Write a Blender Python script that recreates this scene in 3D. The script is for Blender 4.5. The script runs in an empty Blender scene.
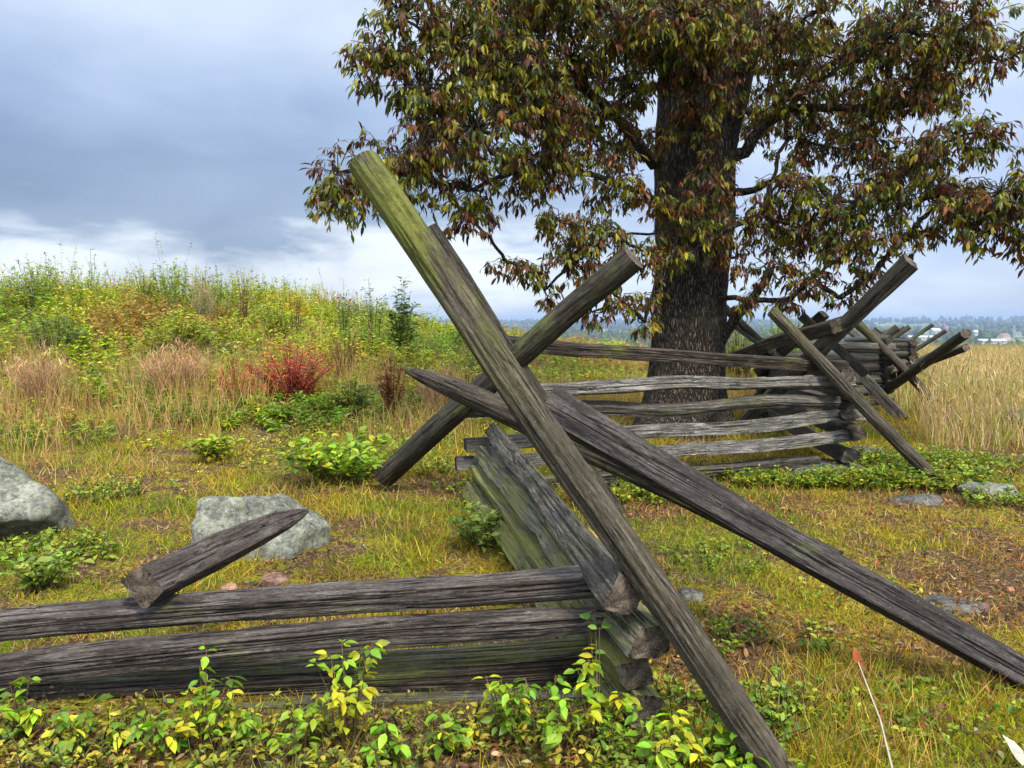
import bpy, math, random
import numpy as np
from mathutils import Vector, Matrix, noise as mnoise

# ------------------------------------------------------------------ scene, camera, sky, sun
SC = bpy.context.scene
COL = SC.collection
R = math.radians
EYE = 1.4
FPX = 740.0
PITCH = math.atan(62 / FPX)

cam_d = bpy.data.cameras.new('camera')
cam_d.sensor_width = 36.0
cam_d.lens = FPX / 1024 * 36.0
cam_d.clip_start = 0.05
cam_d.clip_end = 30000
cam = bpy.data.objects.new('camera', cam_d)
COL.objects.link(cam)
cam.location = (0, 0, EYE)
cam.rotation_euler = (math.pi / 2 - PITCH, 0, 0)
SC.camera = cam

SUN_EL, SUN_AZ = 52.0, 150.0            # azimuth clockwise from +Y: behind the camera, to the right
sd = bpy.data.lights.new('sun', 'SUN')
sd.energy = 3.3
sd.angle = R(10)
sd.color = (1.0, 0.94, 0.82)
sun = bpy.data.objects.new('sun', sd)
COL.objects.link(sun)
sun.rotation_euler = (R(90 - SUN_EL), 0, R(180 - SUN_AZ))
sv = Vector((math.sin(R(SUN_AZ)) * math.cos(R(SUN_EL)), math.cos(R(SUN_AZ)) * math.cos(R(SUN_EL)), math.sin(R(SUN_EL))))
sun.rotation_euler = sv.to_track_quat('Z', 'Y').to_euler()

SC.view_settings.view_transform = 'Standard'
SC.view_settings.look = 'None'
SC.view_settings.exposure = 0.76
SC.view_settings.gamma = 1.0
SC.view_settings.use_curve_mapping = False
SC.render.engine = 'CYCLES'
cy = SC.cycles
cy.use_denoising = True
cy.max_bounces = 6
cy.diffuse_bounces = 3
cy.glossy_bounces = 2
cy.transmission_bounces = 3
cy.transparent_max_bounces = 4
cy.volume_bounces = 0
cy.caustics_reflective = False
cy.caustics_refractive = False


class NT:
    """small helper round a node tree"""
    def __init__(s, tree):
        s.t = tree
        tree.nodes.clear()

    def n(s, kind, **kw):
        nd = s.t.nodes.new(kind)
        for k, v in kw.items():
            if k in nd.inputs.keys():
                s.set(nd.inputs[k], v)
            else:
                setattr(nd, k, v)
        return nd

    def set(s, sock, v):
        if isinstance(v, bpy.types.NodeSocket):
            s.t.links.new(v, sock)
        elif hasattr(sock.default_value, '__len__') and len(sock.default_value) == 4 and len(v) == 3:
            sock.default_value = (*v, 1)
        else:
            sock.default_value = v

    def math(s, op, a, b=0.0, c=None, clamp=False):
        nd = s.t.nodes.new('ShaderNodeMath')
        nd.operation = op
        nd.use_clamp = clamp
        s.set(nd.inputs[0], a)
        s.set(nd.inputs[1], b)
        if c is not None:
            s.set(nd.inputs[2], c)
        return nd.outputs[0]

    def vmath(s, op, a, b=(0, 0, 0)):
        nd = s.t.nodes.new('ShaderNodeVectorMath')
        nd.operation = op
        s.set(nd.inputs[0], a)
        s.set(nd.inputs[1], b)
        return nd.outputs[0]

    def mix(s, f, a, b, blend='MIX'):
        nd = s.t.nodes.new('ShaderNodeMix')
        nd.data_type = 'RGBA'
        nd.blend_type = blend
        nd.clamp_factor = True
        s.set(nd.inputs[0], f)
        s.set(nd.inputs[6], a)
        s.set(nd.inputs[7], b)
        return nd.outputs[2]

    def ramp(s, fac, stops, interp='LINEAR'):
        nd = s.t.nodes.new('ShaderNodeValToRGB')
        nd.color_ramp.interpolation = interp
        e = nd.color_ramp.elements
        while len(e) < len(stops):
            e.new(0.5)
        for i, (p, c) in enumerate(stops):
            e[i].position = p
            if not hasattr(c, '__len__'):
                c = (c, c, c)
            e[i].color = (*c[:3], 1)
        s.set(nd.inputs[0], fac)
        return nd.outputs[0]

    def noise(s, vec, scale=1.0, detail=4.0, rough=0.55, dist=0.0):
        nd = s.t.nodes.new('ShaderNodeTexNoise')
        s.set(nd.inputs['Vector'], vec)
        nd.inputs['Scale'].default_value = scale
        nd.inputs['Detail'].default_value = detail
        nd.inputs['Roughness'].default_value = rough
        nd.inputs['Distortion'].default_value = dist
        return nd.outputs[0]

    def maprange(s, v, a, b, c=0.0, d=1.0):
        nd = s.t.nodes.new('ShaderNodeMapRange')
        nd.interpolation_type = 'SMOOTHSTEP'
        s.set(nd.inputs[0], v)
        for i, q in enumerate((a, b, c, d)):
            nd.inputs[i + 1].default_value = q
        return nd.outputs[0]


# ---- world: clear-sky model seen through a cloud deck, with fill light added overhead and behind the camera
W = bpy.data.worlds.new('World')
SC.world = W
W.use_nodes = True
k = NT(W.node_tree)
sky = k.n('ShaderNodeTexSky')
sky.sky_type = 'NISHITA'
sky.sun_disc = False
sky.sun_elevation = R(SUN_EL)
sky.sun_rotation = R(SUN_AZ)
bg1 = k.n('ShaderNodeBackground', Color=sky.outputs[0], Strength=0.08)
tc = k.n('ShaderNodeTexCoord')
dirv = tc.outputs['Generated']
sep = k.n('ShaderNodeSeparateXYZ', Vector=dirv)
zc = k.math('MAXIMUM', sep.outputs[2], 0.0)
den = k.math('ADD', zc, 0.26)
pl = k.n('ShaderNodeCombineXYZ', X=k.math('DIVIDE', sep.outputs[0], den), Y=k.math('DIVIDE', sep.outputs[1], den),
         Z=k.math('MULTIPLY', zc, 2.0)).outputs[0]
n1 = k.noise(pl, 0.9, 6, 0.52, 0.6)
n2 = k.noise(k.vmath('ADD', pl, (3.3, 6.1, 0)), 0.8, 5, 0.55, 0.3)
n3 = k.noise(k.vmath('ADD', pl, (1.3, 9.1, 0)), 2.6, 6, 0.55, 0.4)
zw = k.math('ADD', zc, k.math('MULTIPLY', k.math('SUBTRACT', n1, 0.5), 0.22))
zw = k.math('ADD', zw, k.math('MULTIPLY', k.math('SUBTRACT', n3, 0.5), 0.10))
left = k.maprange(sep.outputs[0], -0.15, 0.32, 1.0, 0.0)
cl_l = k.ramp(zw, [(0.0, (0.46, 0.53, 0.63)), (0.04, (0.63, 0.67, 0.71)), (0.08, (0.56, 0.60, 0.66)), (0.115, (0.212, 0.272, 0.378)),
                   (0.19, (0.195, 0.258, 0.38)), (0.27, (0.29, 0.372, 0.52)), (0.36, (0.44, 0.51, 0.64)), (0.55, (0.52, 0.58, 0.67))])
cl_r = k.ramp(zw, [(0.0, (0.36, 0.45, 0.60)), (0.05, (0.43, 0.50, 0.62)), (0.12, (0.33, 0.41, 0.58)), (0.22, (0.41, 0.49, 0.65)),
                   (0.34, (0.48, 0.55, 0.66)), (0.55, (0.52, 0.58, 0.67))])
cl = k.mix(left, cl_r, cl_l)
cl = k.mix(0.8, cl, k.ramp(n2, [(0.3, (0.66, 0.69, 0.76)), (0.5, (1.0, 1.0, 1.0)), (0.7, (1.3, 1.28, 1.22))]), 'MULTIPLY')
up = k.maprange(sep.outputs[2], 0.38, 0.85, 1.0, 2.7)  # sky gain added overhead, above the view, to brighten the ground
back = k.maprange(k.math('MULTIPLY', sep.outputs[1], -1.0), -0.2, 0.7, 1.0, 1.7)  # added gain on the unseen sky behind the camera, as fill light
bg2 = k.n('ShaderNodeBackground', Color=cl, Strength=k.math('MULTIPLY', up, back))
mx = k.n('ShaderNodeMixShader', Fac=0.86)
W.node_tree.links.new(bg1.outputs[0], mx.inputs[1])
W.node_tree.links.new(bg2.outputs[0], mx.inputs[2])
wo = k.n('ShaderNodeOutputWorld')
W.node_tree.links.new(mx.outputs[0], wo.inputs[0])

# ------------------------------------------------------------------ helpers
CP, SP_ = math.cos(PITCH), math.sin(PITCH)


def ray(px, py):
    u, v = (px - 512) / FPX, (384 - py) / FPX
    return Vector((u, CP + v * SP_, -SP_ + v * CP))


def P(px, py, d):
    """the place seen at (px, py) that lies d metres ahead"""
    r = ray(px, py)
    return Vector((0, 0, EYE)) + r * (d / r.y)


def sm(t):
    t = np.clip(t, 0, 1)
    return t * t * (3 - 2 * t)


class VN:
    """smooth 2-D value noise, vectorised"""
    def __init__(s, seed):
        s.t = np.random.default_rng(seed).random((256, 256))

    def __call__(s, x, y):
        x = np.asarray(x, float)
        y = np.asarray(y, float)
        xi, yi = np.floor(x).astype(int), np.floor(y).astype(int)
        fx, fy = x - xi, y - yi
        fx, fy = fx * fx * (3 - 2 * fx), fy * fy * (3 - 2 * fy)
        a = s.t[xi & 255, yi & 255]
        b = s.t[(xi + 1) & 255, yi & 255]
        c = s.t[xi & 255, (yi + 1) & 255]
        d = s.t[(xi + 1) & 255, (yi + 1) & 255]
        return (a * (1 - fx) + b * fx) * (1 - fy) + (c * (1 - fx) + d * fx) * fy

    def f(s, x, y, o=3):
        r, a, w = 0, 1.0, 0
        for i in range(o):
            r = r + a * s(np.asarray(x) * 2 ** i + 17.3 * i, np.asarray(y) * 2 ** i + 5.1 * i)
            w += a
            a *= 0.5
        return r / w


vn1, vn2, vn3 = VN(1), VN(2), VN(3)


def ground_z(x, y):
    x = np.asarray(x, float)
    y = np.asarray(y, float)
    h = 1.15 * sm((y - 4.5) / 14) * sm((2.9 - x) / 11.4)
    h = h + 0.50 * sm((y - 8.5) / 13) * sm((7 - x) / 5)
    h = h - 0.28 * sm((x - 3) / 6) * sm((y - 7) / 8)
    h = h + 0.05 * (vn1.f(x * 0.6, y * 0.6, 3) - 0.5) * sm((y + 1) / 4)
    h = h * (1 - sm((y - 28) / 60))
    r = np.sqrt(x * x + y * y)
    h = h - 37 * sm((r - 32) / 300)
    h = h + 52 * sm((r - 2600) / 4300) * (0.62 + 0.75 * vn2.f(x / 1900 + 3, y / 1900, 2) ** 1.5)
    h = h + 9 * sm((r - 350) / 900) * (vn3.f(x / 420, y / 420, 2) - 0.5)
    return h


def gz(x, y):
    return float(ground_z(x, y))


def G(px, py):
    """the ground point seen at (px, py)"""
    r = ray(px, py)
    lo = 0.5
    for i in range(1, 4000):
        d = 0.5 + i * 0.02
        q = P(px, py, d)
        if q.z <= gz(q.x, q.y):
            return Vector((q.x, q.y, gz(q.x, q.y)))
    return P(px, py, 60)


def tag(o, label=None, cat=None, group=None, kind=None):
    if label:
        o['label'] = label
    if cat:
        o['category'] = cat
    if group:
        o['group'] = group
    if kind:
        o['kind'] = kind
    return o


def empty(name, loc, label, cat, group=None):
    o = bpy.data.objects.new(name, None)
    COL.objects.link(o)
    o.location = loc
    o.empty_display_size = 0.1
    return tag(o, label, cat, group)


def obj(name, me, mat, parent=None):
    o = bpy.data.objects.new(name, me)
    if mat and not me.materials:
        me.materials.append(mat)
    COL.objects.link(o)
    if parent:
        o.parent = parent
    return o


def pymesh(name, v, f, smooth=True):
    me = bpy.data.meshes.new(name)
    me.from_pydata([tuple(q) for q in v], [], f)
    if smooth:
        me.polygons.foreach_set('use_smooth', [True] * len(me.polygons))
    me.update()
    return me


class Soup:
    """triangles of many leaves, blades or twigs, gathered into one mesh"""
    def __init__(s):
        s.v, s.f, s.c, s.n = [], [], [], 0

    def add(s, tv, tf, M, pos, col):
        """template verts (k,3) and tris, N matrices (N,3,3), N places, N colours"""
        N, kk = len(pos), len(tv)
        if N == 0:
            return
        v = np.einsum('nij,kj->nki', M, tv) + pos[:, None, :]
        s.raw(v.reshape(-1, 3), (tf[None] + (np.arange(N) * kk)[:, None, None]).reshape(-1, 3), np.repeat(col, kk, axis=0))

    def raw(s, v, f, c):
        s.v.append(v)
        s.f.append(f + s.n)
        s.c.append(c)
        s.n += len(v)

    def sticks(s, p0, p1, r0, r1, col):
        """thin three-sided twigs"""
        p0, p1 = np.asarray(p0, float), np.asarray(p1, float)
        N = len(p0)
        if N == 0:
            return
        d = p1 - p0
        d /= np.linalg.norm(d, axis=1, keepdims=True) + 1e-9
        ref = np.where(np.abs(d[:, 2:3]) > 0.9, np.array([[1.0, 0, 0]]), np.array([[0, 0, 1.0]]))
        a = np.cross(d, ref)
        a /= np.linalg.norm(a, axis=1, keepdims=True) + 1e-9
        b = np.cross(d, a)
        r0 = np.broadcast_to(np.asarray(r0, float), (N,))[:, None]
        r1 = np.broadcast_to(np.asarray(r1, float), (N,))[:, None]
        vs = []
        for (p, r) in ((p0, r0), (p1, r1)):
            for t in (0, 2.094, 4.189):
                vs.append(p + (a * math.cos(t) + b * math.sin(t)) * r)
        v = np.stack(vs, 1).reshape(-1, 3)
        tf = np.array([[0, 1, 4], [0, 4, 3], [1, 2, 5], [1, 5, 4], [2, 0, 3], [2, 3, 5]])
        f = (tf[None] + (np.arange(N) * 6)[:, None, None]).reshape(-1, 3)
        col = np.broadcast_to(np.asarray(col, float), (N, 3))
        s.raw(v, f, np.repeat(col, 6, axis=0))

    def mesh(s, name, origin=(0, 0, 0), smooth=False):
        v = np.concatenate(s.v) - np.array(origin)
        f = np.concatenate(s.f)
        c = np.concatenate(s.c)
        me = bpy.data.meshes.new(name)
        me.vertices.add(len(v))
        me.vertices.foreach_set('co', v.astype(np.float32).ravel())
        me.loops.add(f.size)
        me.loops.foreach_set('vertex_index', f.astype(np.int32).ravel())
        me.polygons.add(len(f))
        me.polygons.foreach_set('loop_start', np.arange(0, f.size, 3, dtype=np.int32))
        if smooth:
            me.polygons.foreach_set('use_smooth', np.ones(len(f), dtype=bool))
        at = me.color_attributes.new('tint', 'FLOAT_COLOR', 'POINT')
        at.data.foreach_set('color', np.concatenate([np.clip(c, 0, 1), np.ones((len(c), 1))], 1).astype(np.float32).ravel())
        me.update(calc_edges=True)
        return me


def nrm(a):
    return a / (np.linalg.norm(a, axis=-1, keepdims=True) + 1e-9)


def frames(d, up, w, l):
    """leaf frames: y along d (length l), x across (width w), z towards up"""
    y = nrm(d)
    x = nrm(np.cross(y, up))
    z = np.cross(x, y)
    w = np.broadcast_to(np.asarray(w, float), (len(y),))
    l = np.broadcast_to(np.asarray(l, float), (len(y),))
    M = np.stack([x * np.asarray(w)[:, None], y * np.asarray(l)[:, None], z * np.asarray(l)[:, None]], axis=2)
    return M


LEAF = (np.array([[0, 0, 0], [-.36, .18, .05], [-.5, .42, .09], [-.33, .72, .05], [0, 1, -.10], [.33, .72, .05], [.5, .42, .09], [.36, .18, .05], [0, .42, 0]], float),
        np.array([[0, 8, 1], [1, 8, 2], [2, 8, 3], [3, 8, 4], [4, 8, 5], [5, 8, 6], [6, 8, 7], [7, 8, 0]]))
LEAFLET = (np.array([[0, 0, 0], [-.42, .3, .05], [-.40, .62, .03], [0, 1, -.14], [.40, .62, .03], [.42, .3, .05]], float),
           np.array([[0, 5, 1], [1, 5, 4], [1, 4, 2], [2, 4, 3]]))
BLADE = (np.array([[-.5, 0, 0], [.5, 0, 0], [-.38, .5, .06], [.38, .5, .06], [0, 1, .30]], float),
         np.array([[0, 1, 3], [0, 3, 2], [2, 3, 4]]))


def jit(rng, base, N, amt=0.25, hue=0.12):
    base = np.broadcast_to(np.asarray(base, float), (N, 3))
    return base * (1 + amt * rng.normal(size=(N, 1))).clip(0.35, 1.9) * (1 + hue * rng.normal(size=(N, 3))).clip(0.5, 1.6)


def pick(rng, pal, N, w=None):
    pal = np.asarray(pal, float)
    return pal[rng.choice(len(pal), N, p=w)]


# ------------------------------------------------------------------ materials
def new_mat(name):
    m = bpy.data.materials.new(name)
    m.use_nodes = True
    return m, NT(m.node_tree)


def finish(m, kk, color, rough=0.8, bump=None, bstr=0.5, bdist=0.01, spec=0.3, **kw):
    b = kk.n('ShaderNodeBsdfPrincipled')
    kk.set(b.inputs['Base Color'], color)
    kk.set(b.inputs['Roughness'], rough)
    b.inputs['Specular IOR Level'].default_value = spec
    if bump is not None:
        bp = kk.n('ShaderNodeBump', Strength=bstr, Distance=bdist, Height=bump)
        m.node_tree.links.new(bp.outputs[0], b.inputs['Normal'])
    o = kk.n('ShaderNodeOutputMaterial')
    m.node_tree.links.new(b.outputs[0], o.inputs[0])
    return b


def leaf_mat(name, rough=0.55, trans=0.35, spec=0.3, tmul=(1.25, 1.2, 0.7)):
    m, kk = new_mat(name)
    at = kk.n('ShaderNodeAttribute', attribute_name='tint')
    tc_ = kk.n('ShaderNodeTexCoord')
    nz = kk.noise(tc_.outputs['Object'], 28, 3)
    c = kk.mix(0.6, at.outputs[0], kk.ramp(nz, [(0.3, 0.62), (0.7, 1.3)]), 'MULTIPLY')
    b = kk.n('ShaderNodeBsdfPrincipled')
    kk.set(b.inputs['Base Color'], c)
    b.inputs['Roughness'].default_value = rough
    b.inputs['Specular IOR Level'].default_value = spec
    t = kk.n('ShaderNodeBsdfTranslucent', Color=kk.mix(1.0, c, tmul, 'MULTIPLY'))
    mx_ = kk.n('ShaderNodeMixShader', Fac=trans)
    o = kk.n('ShaderNodeOutputMaterial')
    L = m.node_tree.links
    L.new(b.outputs[0], mx_.inputs[1])
    L.new(t.outputs[0], mx_.inputs[2])
    L.new(mx_.outputs[0], o.inputs[0])
    return m


M_TREELEAF = leaf_mat('tree_leaf', 0.5, 0.32, 0.25)
M_LEAF = leaf_mat('weed_leaf', 0.5, 0.35, 0.35)
M_GRASS = leaf_mat('grass_blade', 0.65, 0.35, 0.2)
M_DRY = leaf_mat('dry_stem', 0.8, 0.1, 0.1)


def wood_mat(name, dark, mid, light, moss=(0.12, 0.14, 0.03), moss_amt=0.0, moss_x=None, contrast=1.0, streak=0.35, scale=1.0):
    """weathered split wood: grain runs along the log's own x axis"""
    m, kk = new_mat(name)
    tc_ = kk.n('ShaderNodeTexCoord')
    oi = kk.n('ShaderNodeObjectInfo')
    off = kk.vmath('SCALE', (31.7, 17.3, 23.9))
    off.node.inputs['Scale'].default_value = 1.0
    kk.set(off.node.inputs['Scale'], oi.outputs['Random'])
    co = kk.vmath('ADD', tc_.outputs['Object'], off)
    g1 = kk.noise(kk.vmath('MULTIPLY', co, (5.0 * scale, 28, 28)), 1.0, 8, 0.70, 0.6)
    g2 = kk.noise(kk.vmath('MULTIPLY', co, (45 * scale, 150, 150)), 1.0, 4, 0.7)
    big = kk.noise(co, 4.2, 6, 0.62)
    tone = kk.math('ADD', kk.math('MULTIPLY', g1, 0.50), kk.math('MULTIPLY', g2, 0.33))
    tone = kk.math('ADD', tone, kk.math('MULTIPLY', big, 0.30))
    w = 0.135 / contrast
    col = kk.ramp(tone, [(0.56 - w, dark), (0.57, mid), (0.58 + w * 1.2, light)])
    # pale bare streaks and spots
    st = kk.noise(kk.vmath('MULTIPLY', kk.vmath('ADD', co, (3.1, 5.7, 1.9)), (14.0, 60, 60)), 1.0, 6, 0.75)
    stf = kk.math('MULTIPLY', kk.maprange(st, 0.58, 0.72), streak)
    col = kk.mix(stf, col, tuple(min(1, q * 1.5) for q in light))
    # drying cracks along the grain
    cr = kk.noise(kk.vmath('MULTIPLY', co, (1.0, 30, 30)), 1.0, 5, 0.6, 0.3)
    crk = kk.maprange(kk.math('ABSOLUTE', kk.math('SUBTRACT', cr, 0.5)), 0.0, 0.03, 1.0, 0.0)
    crk = kk.math('MULTIPLY', crk, kk.maprange(big, 0.40, 0.58))
    col = kk.mix(kk.math('MULTIPLY', crk, 0.95), col, tuple(q * 0.25 for q in dark))
    if moss_amt > 0:
        mn = kk.noise(kk.vmath('MULTIPLY', co, (2.2, 6, 6)), 1.0, 6, 0.65)
        mf = kk.maprange(mn, 0.62 - 0.3 * moss_amt, 0.80 - 0.3 * moss_amt)
        if moss_x is not None:
            sx = kk.n('ShaderNodeSeparateXYZ', Vector=tc_.outputs['Object'])
            gx = kk.maprange(sx.outputs[0], moss_x[0], moss_x[1])
            mf = kk.math('MULTIPLY', mf, kk.math('ADD', kk.math('MULTIPLY', gx, 0.97), 0.03))
        mc = kk.mix(kk.noise(co, 60, 3), tuple(q * 0.55 for q in moss), tuple(q * 1.5 for q in moss))
        col = kk.mix(kk.math('MULTIPLY', mf, 0.85), col, mc)
    # pale lichen flecks
    lf = kk.maprange(kk.noise(co, 75, 2, 0.5), 0.72, 0.76)
    col = kk.mix(kk.math('MULTIPLY', lf, 0.35), col, (0.32, 0.33, 0.28))
    h = kk.math('ADD', kk.math('MULTIPLY', g1, 0.6), kk.math('MULTIPLY', g2, 0.4))
    h = kk.math('SUBTRACT', h, kk.math('MULTIPLY', crk, 0.8))
    finish(m, kk, col, 0.78, h, 0.9, 0.012, 0.25)
    return m


W_DARK = wood_mat('weathered_rail', (0.014, 0.010, 0.008), (0.062, 0.049, 0.042), (0.175, 0.150, 0.130), moss_amt=0.12, streak=0.55)
W_PLANK = wood_mat('dark_plank', (0.008, 0.006, 0.005), (0.034, 0.027, 0.024), (0.115, 0.098, 0.088), moss_amt=0.05, streak=0.4)
W_BROWN = wood_mat('brown_rail', (0.010, 0.007, 0.005), (0.042, 0.031, 0.022), (0.12, 0.095, 0.07), moss_amt=0.2, streak=0.35)
W_STAKE = wood_mat('algae_stake', (0.014, 0.010, 0.007), (0.054, 0.043, 0.029), (0.155, 0.13, 0.098), moss=(0.110, 0.120, 0.014), moss_amt=0.92, moss_x=(1.35, 2.5), streak=0.35)
W_ROUND = wood_mat('round_stake', (0.010, 0.008, 0.006), (0.040, 0.032, 0.023), (0.11, 0.095, 0.07), moss=(0.09, 0.10, 0.03), moss_amt=0.35, streak=0.3)
W_MOSS = wood_mat('mossy_rail', (0.034, 0.031, 0.020), (0.115, 0.108, 0.075), (0.27, 0.255, 0.195), moss=(0.15, 0.145, 0.05), moss_amt=0.62, streak=0.7)
W_MOSSY = wood_mat('green_slab', (0.034, 0.031, 0.018), (0.10, 0.098, 0.055), (0.22, 0.21, 0.14), moss=(0.155, 0.15, 0.035), moss_amt=0.85, streak=0.4)
W_GREY = wood_mat('grey_rail', (0.016, 0.013, 0.010), (0.072, 0.062, 0.050), (0.21, 0.19, 0.16), moss=(0.10, 0.11, 0.035), moss_amt=0.3, streak=0.6)
W_SILVER = wood_mat('silver_rail', (0.022, 0.019, 0.016), (0.115, 0.104, 0.090), (0.33, 0.31, 0.275), moss=(0.12, 0.12, 0.05), moss_amt=0.25, streak=0.65)
W_FAR = wood_mat('far_rail', (0.014, 0.012, 0.009), (0.050, 0.044, 0.035), (0.14, 0.125, 0.10), moss=(0.10, 0.11, 0.03), moss_amt=0.35, streak=0.4)


def end_mat():
    m, kk = new_mat('end_grain')
    tc_ = kk.n('ShaderNodeTexCoord')
    co = tc_.outputs['Object']
    sx = kk.n('ShaderNodeSeparateXYZ', Vector=co)
    wob = kk.noise(co, 18, 3)
    rad = kk.math('SQRT', kk.math('ADD', kk.math('POWER', kk.math('ADD', sx.outputs[1], 0.03), 2.0), kk.math('POWER', sx.outputs[2], 2.0)))
    rg = kk.math('SINE', kk.math('MULTIPLY', kk.math('ADD', rad, kk.math('MULTIPLY', wob, 0.025)), 620.0))
    n_ = kk.noise(co, 24, 6, 0.6)
    ang = kk.math('ARCTAN2', kk.math('ADD', sx.outputs[1], 0.03), sx.outputs[2])
    ck = kk.noise(kk.n('ShaderNodeCombineXYZ', X=kk.math('MULTIPLY', ang, 1.3), Y=kk.math('MULTIPLY', rad, 9.0)).outputs[0], 1.0, 3, 0.5)
    ckf = kk.maprange(kk.math('ABSOLUTE', kk.math('SUBTRACT', ck, 0.5)), 0.0, 0.022, -0.2, 0.0)
    t = kk.math('ADD', kk.math('ADD', kk.math('MULTIPLY', rg, 0.035), n_), ckf)
    col = kk.ramp(t, [(0.25, (0.014, 0.010, 0.008)), (0.48, (0.075, 0.058, 0.044)), (0.72, (0.17, 0.14, 0.108))])
    finish(m, kk, col, 0.9, t, 0.45, 0.004, 0.1)
    return m


M_END = end_mat()


def bark_mat():
    m, kk = new_mat('bark')
    co = kk.n('ShaderNodeTexCoord').outputs['Object']
    n_a = kk.noise(kk.vmath('MULTIPLY', co, (7, 7, 2.2)), 1.0, 4, 0.6, 0.3)
    n_b = kk.noise(kk.vmath('MULTIPLY', co, (34, 34, 7)), 1.0, 5, 0.6, 0.4)
    wv = kk.vmath('ADD', kk.vmath('MULTIPLY', co, (9, 9, 1.5)), kk.n('ShaderNodeCombineXYZ', X=kk.math('MULTIPLY', n_a, 1.2), Y=kk.math('MULTIPLY', n_a, -1.2), Z=kk.math('MULTIPLY', n_b, 0.3)).outputs[0])
    vo = kk.n('ShaderNodeTexVoronoi', feature='DISTANCE_TO_EDGE', Vector=wv)
    rid = kk.maprange(vo.outputs['Distance'], 0.02, 0.34)
    rid = kk.math('MULTIPLY', rid, kk.math('ADD', n_a, 0.45), clamp=True)
    t = kk.math('ADD', kk.math('MULTIPLY', rid, 0.62), kk.math('MULTIPLY', n_b, 0.42))
    col = kk.ramp(t, [(0.2, (0.014, 0.011, 0.010)), (0.42, (0.072, 0.054, 0.041)), (0.75, (0.140, 0.112, 0.088)), (1.0, (0.19, 0.165, 0.135))])
    mf = kk.maprange(kk.noise(co, 2.3, 4), 0.52, 0.7)
    col = kk.mix(kk.math('MULTIPLY', mf, 0.4), col, (0.08, 0.085, 0.04))
    finish(m, kk, col, 0.9, t, 1.0, 0.05, 0.15)
    return m


M_BARK = bark_mat()


def rock_mat(name, c0, c1, c2, lichen=0.6):
    m, kk = new_mat(name)
    co = kk.n('ShaderNodeTexCoord').outputs['Object']
    n_a = kk.noise(co, 7, 8, 0.62)
    n_b = kk.noise(co, 34, 6, 0.72)
    t = kk.math('ADD', kk.math('MULTIPLY', n_a, 0.5), kk.math('MULTIPLY', n_b, 0.55))
    col = kk.ramp(t, [(0.40, c0), (0.52, c1), (0.63, c2)])
    lf = kk.maprange(kk.noise(kk.vmath('ADD', co, (4, 1, 7)), 13, 5, 0.7), 0.48, 0.62)
    col = kk.mix(kk.math('MULTIPLY', lf, lichen), col, (0.23, 0.24, 0.16))
    sp = kk.maprange(kk.noise(co, 60, 3, 0.6), 0.62, 0.68)
    col = kk.mix(kk.math('MULTIPLY', sp, 0.8), col, (0.025, 0.028, 0.024))
    finish(m, kk, col, 0.88, t, 1.0, 0.03, 0.2)
    return m


M_ROCK = rock_mat('lichen_rock', (0.036, 0.040, 0.032), (0.13, 0.132, 0.106), (0.30, 0.295, 0.235), 0.5)
M_SLAB = rock_mat('grey_rock', (0.022, 0.021, 0.020), (0.070, 0.068, 0.064), (0.17, 0.165, 0.15), 0.2)
M_RED = rock_mat('pink_rock', (0.14, 0.07, 0.045), (0.32, 0.17, 0.11), (0.45, 0.28, 0.2), 0.05)


def ground_mat():
    m, kk = new_mat('meadow_ground')
    co = kk.n('ShaderNodeTexCoord').outputs['Object']
    a = kk.noise(co, 0.9, 6, 0.6)
    b = kk.noise(kk.vmath('ADD', co, (5, 3, 1)), 5.5, 6, 0.65)
    c = kk.noise(co, 42, 5, 0.7)
    soil = kk.ramp(c, [(0.36, (0.012, 0.008, 0.006)), (0.53, (0.085, 0.052, 0.028)), (0.70, (0.26, 0.17, 0.085))])
    gr = kk.ramp(c, [(0.34, (0.022, 0.020, 0.005)), (0.52, (0.15, 0.135, 0.012)), (0.70, (0.34, 0.27, 0.03))])
    t = kk.math('ADD', kk.math('MULTIPLY', a, 0.5), kk.math('MULTIPLY', b, 0.5))
    near = kk.mix(kk.maprange(t, 0.47, 0.56), soil, gr)
    vor = kk.n('ShaderNodeTexVoronoi', Vector=kk.vmath('MULTIPLY', co, (0.0042, 0.0028, 0.0)), Scale=1.0)
    pt = kk.n('ShaderNodeSeparateColor', Color=vor.outputs['Color'])
    far = kk.ramp(pt.outputs[0], [(0.0, (0.05, 0.085, 0.03)), (0.35, (0.11, 0.15, 0.04)), (0.6, (0.20, 0.19, 0.08)), (0.85, (0.08, 0.11, 0.035))], 'CONSTANT')
    ln = kk.n('ShaderNodeVectorMath', operation='LENGTH')
    kk.set(ln.inputs[0], co)
    col = kk.mix(kk.maprange(ln.outputs['Value'], 60, 160), near, far)
    finish(m, kk, col, 0.95, c, 0.8, 0.02, 0.1)
    return m


# ------------------------------------------------------------------ the ground, one sheet out to the horizon
def grow(core, far, f=1.13):
    a = list(core)
    s = core[1] - core[0]
    lo, hi = [], []
    st, q = s, core[-1]
    while q < far[1]:
        st *= f
        q += st
        hi.append(q)
    st, q = s, core[0]
    while q > far[0]:
        st *= f
        q -= st
        lo.append(q)
    return np.array(lo[::-1] + a + hi)


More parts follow.
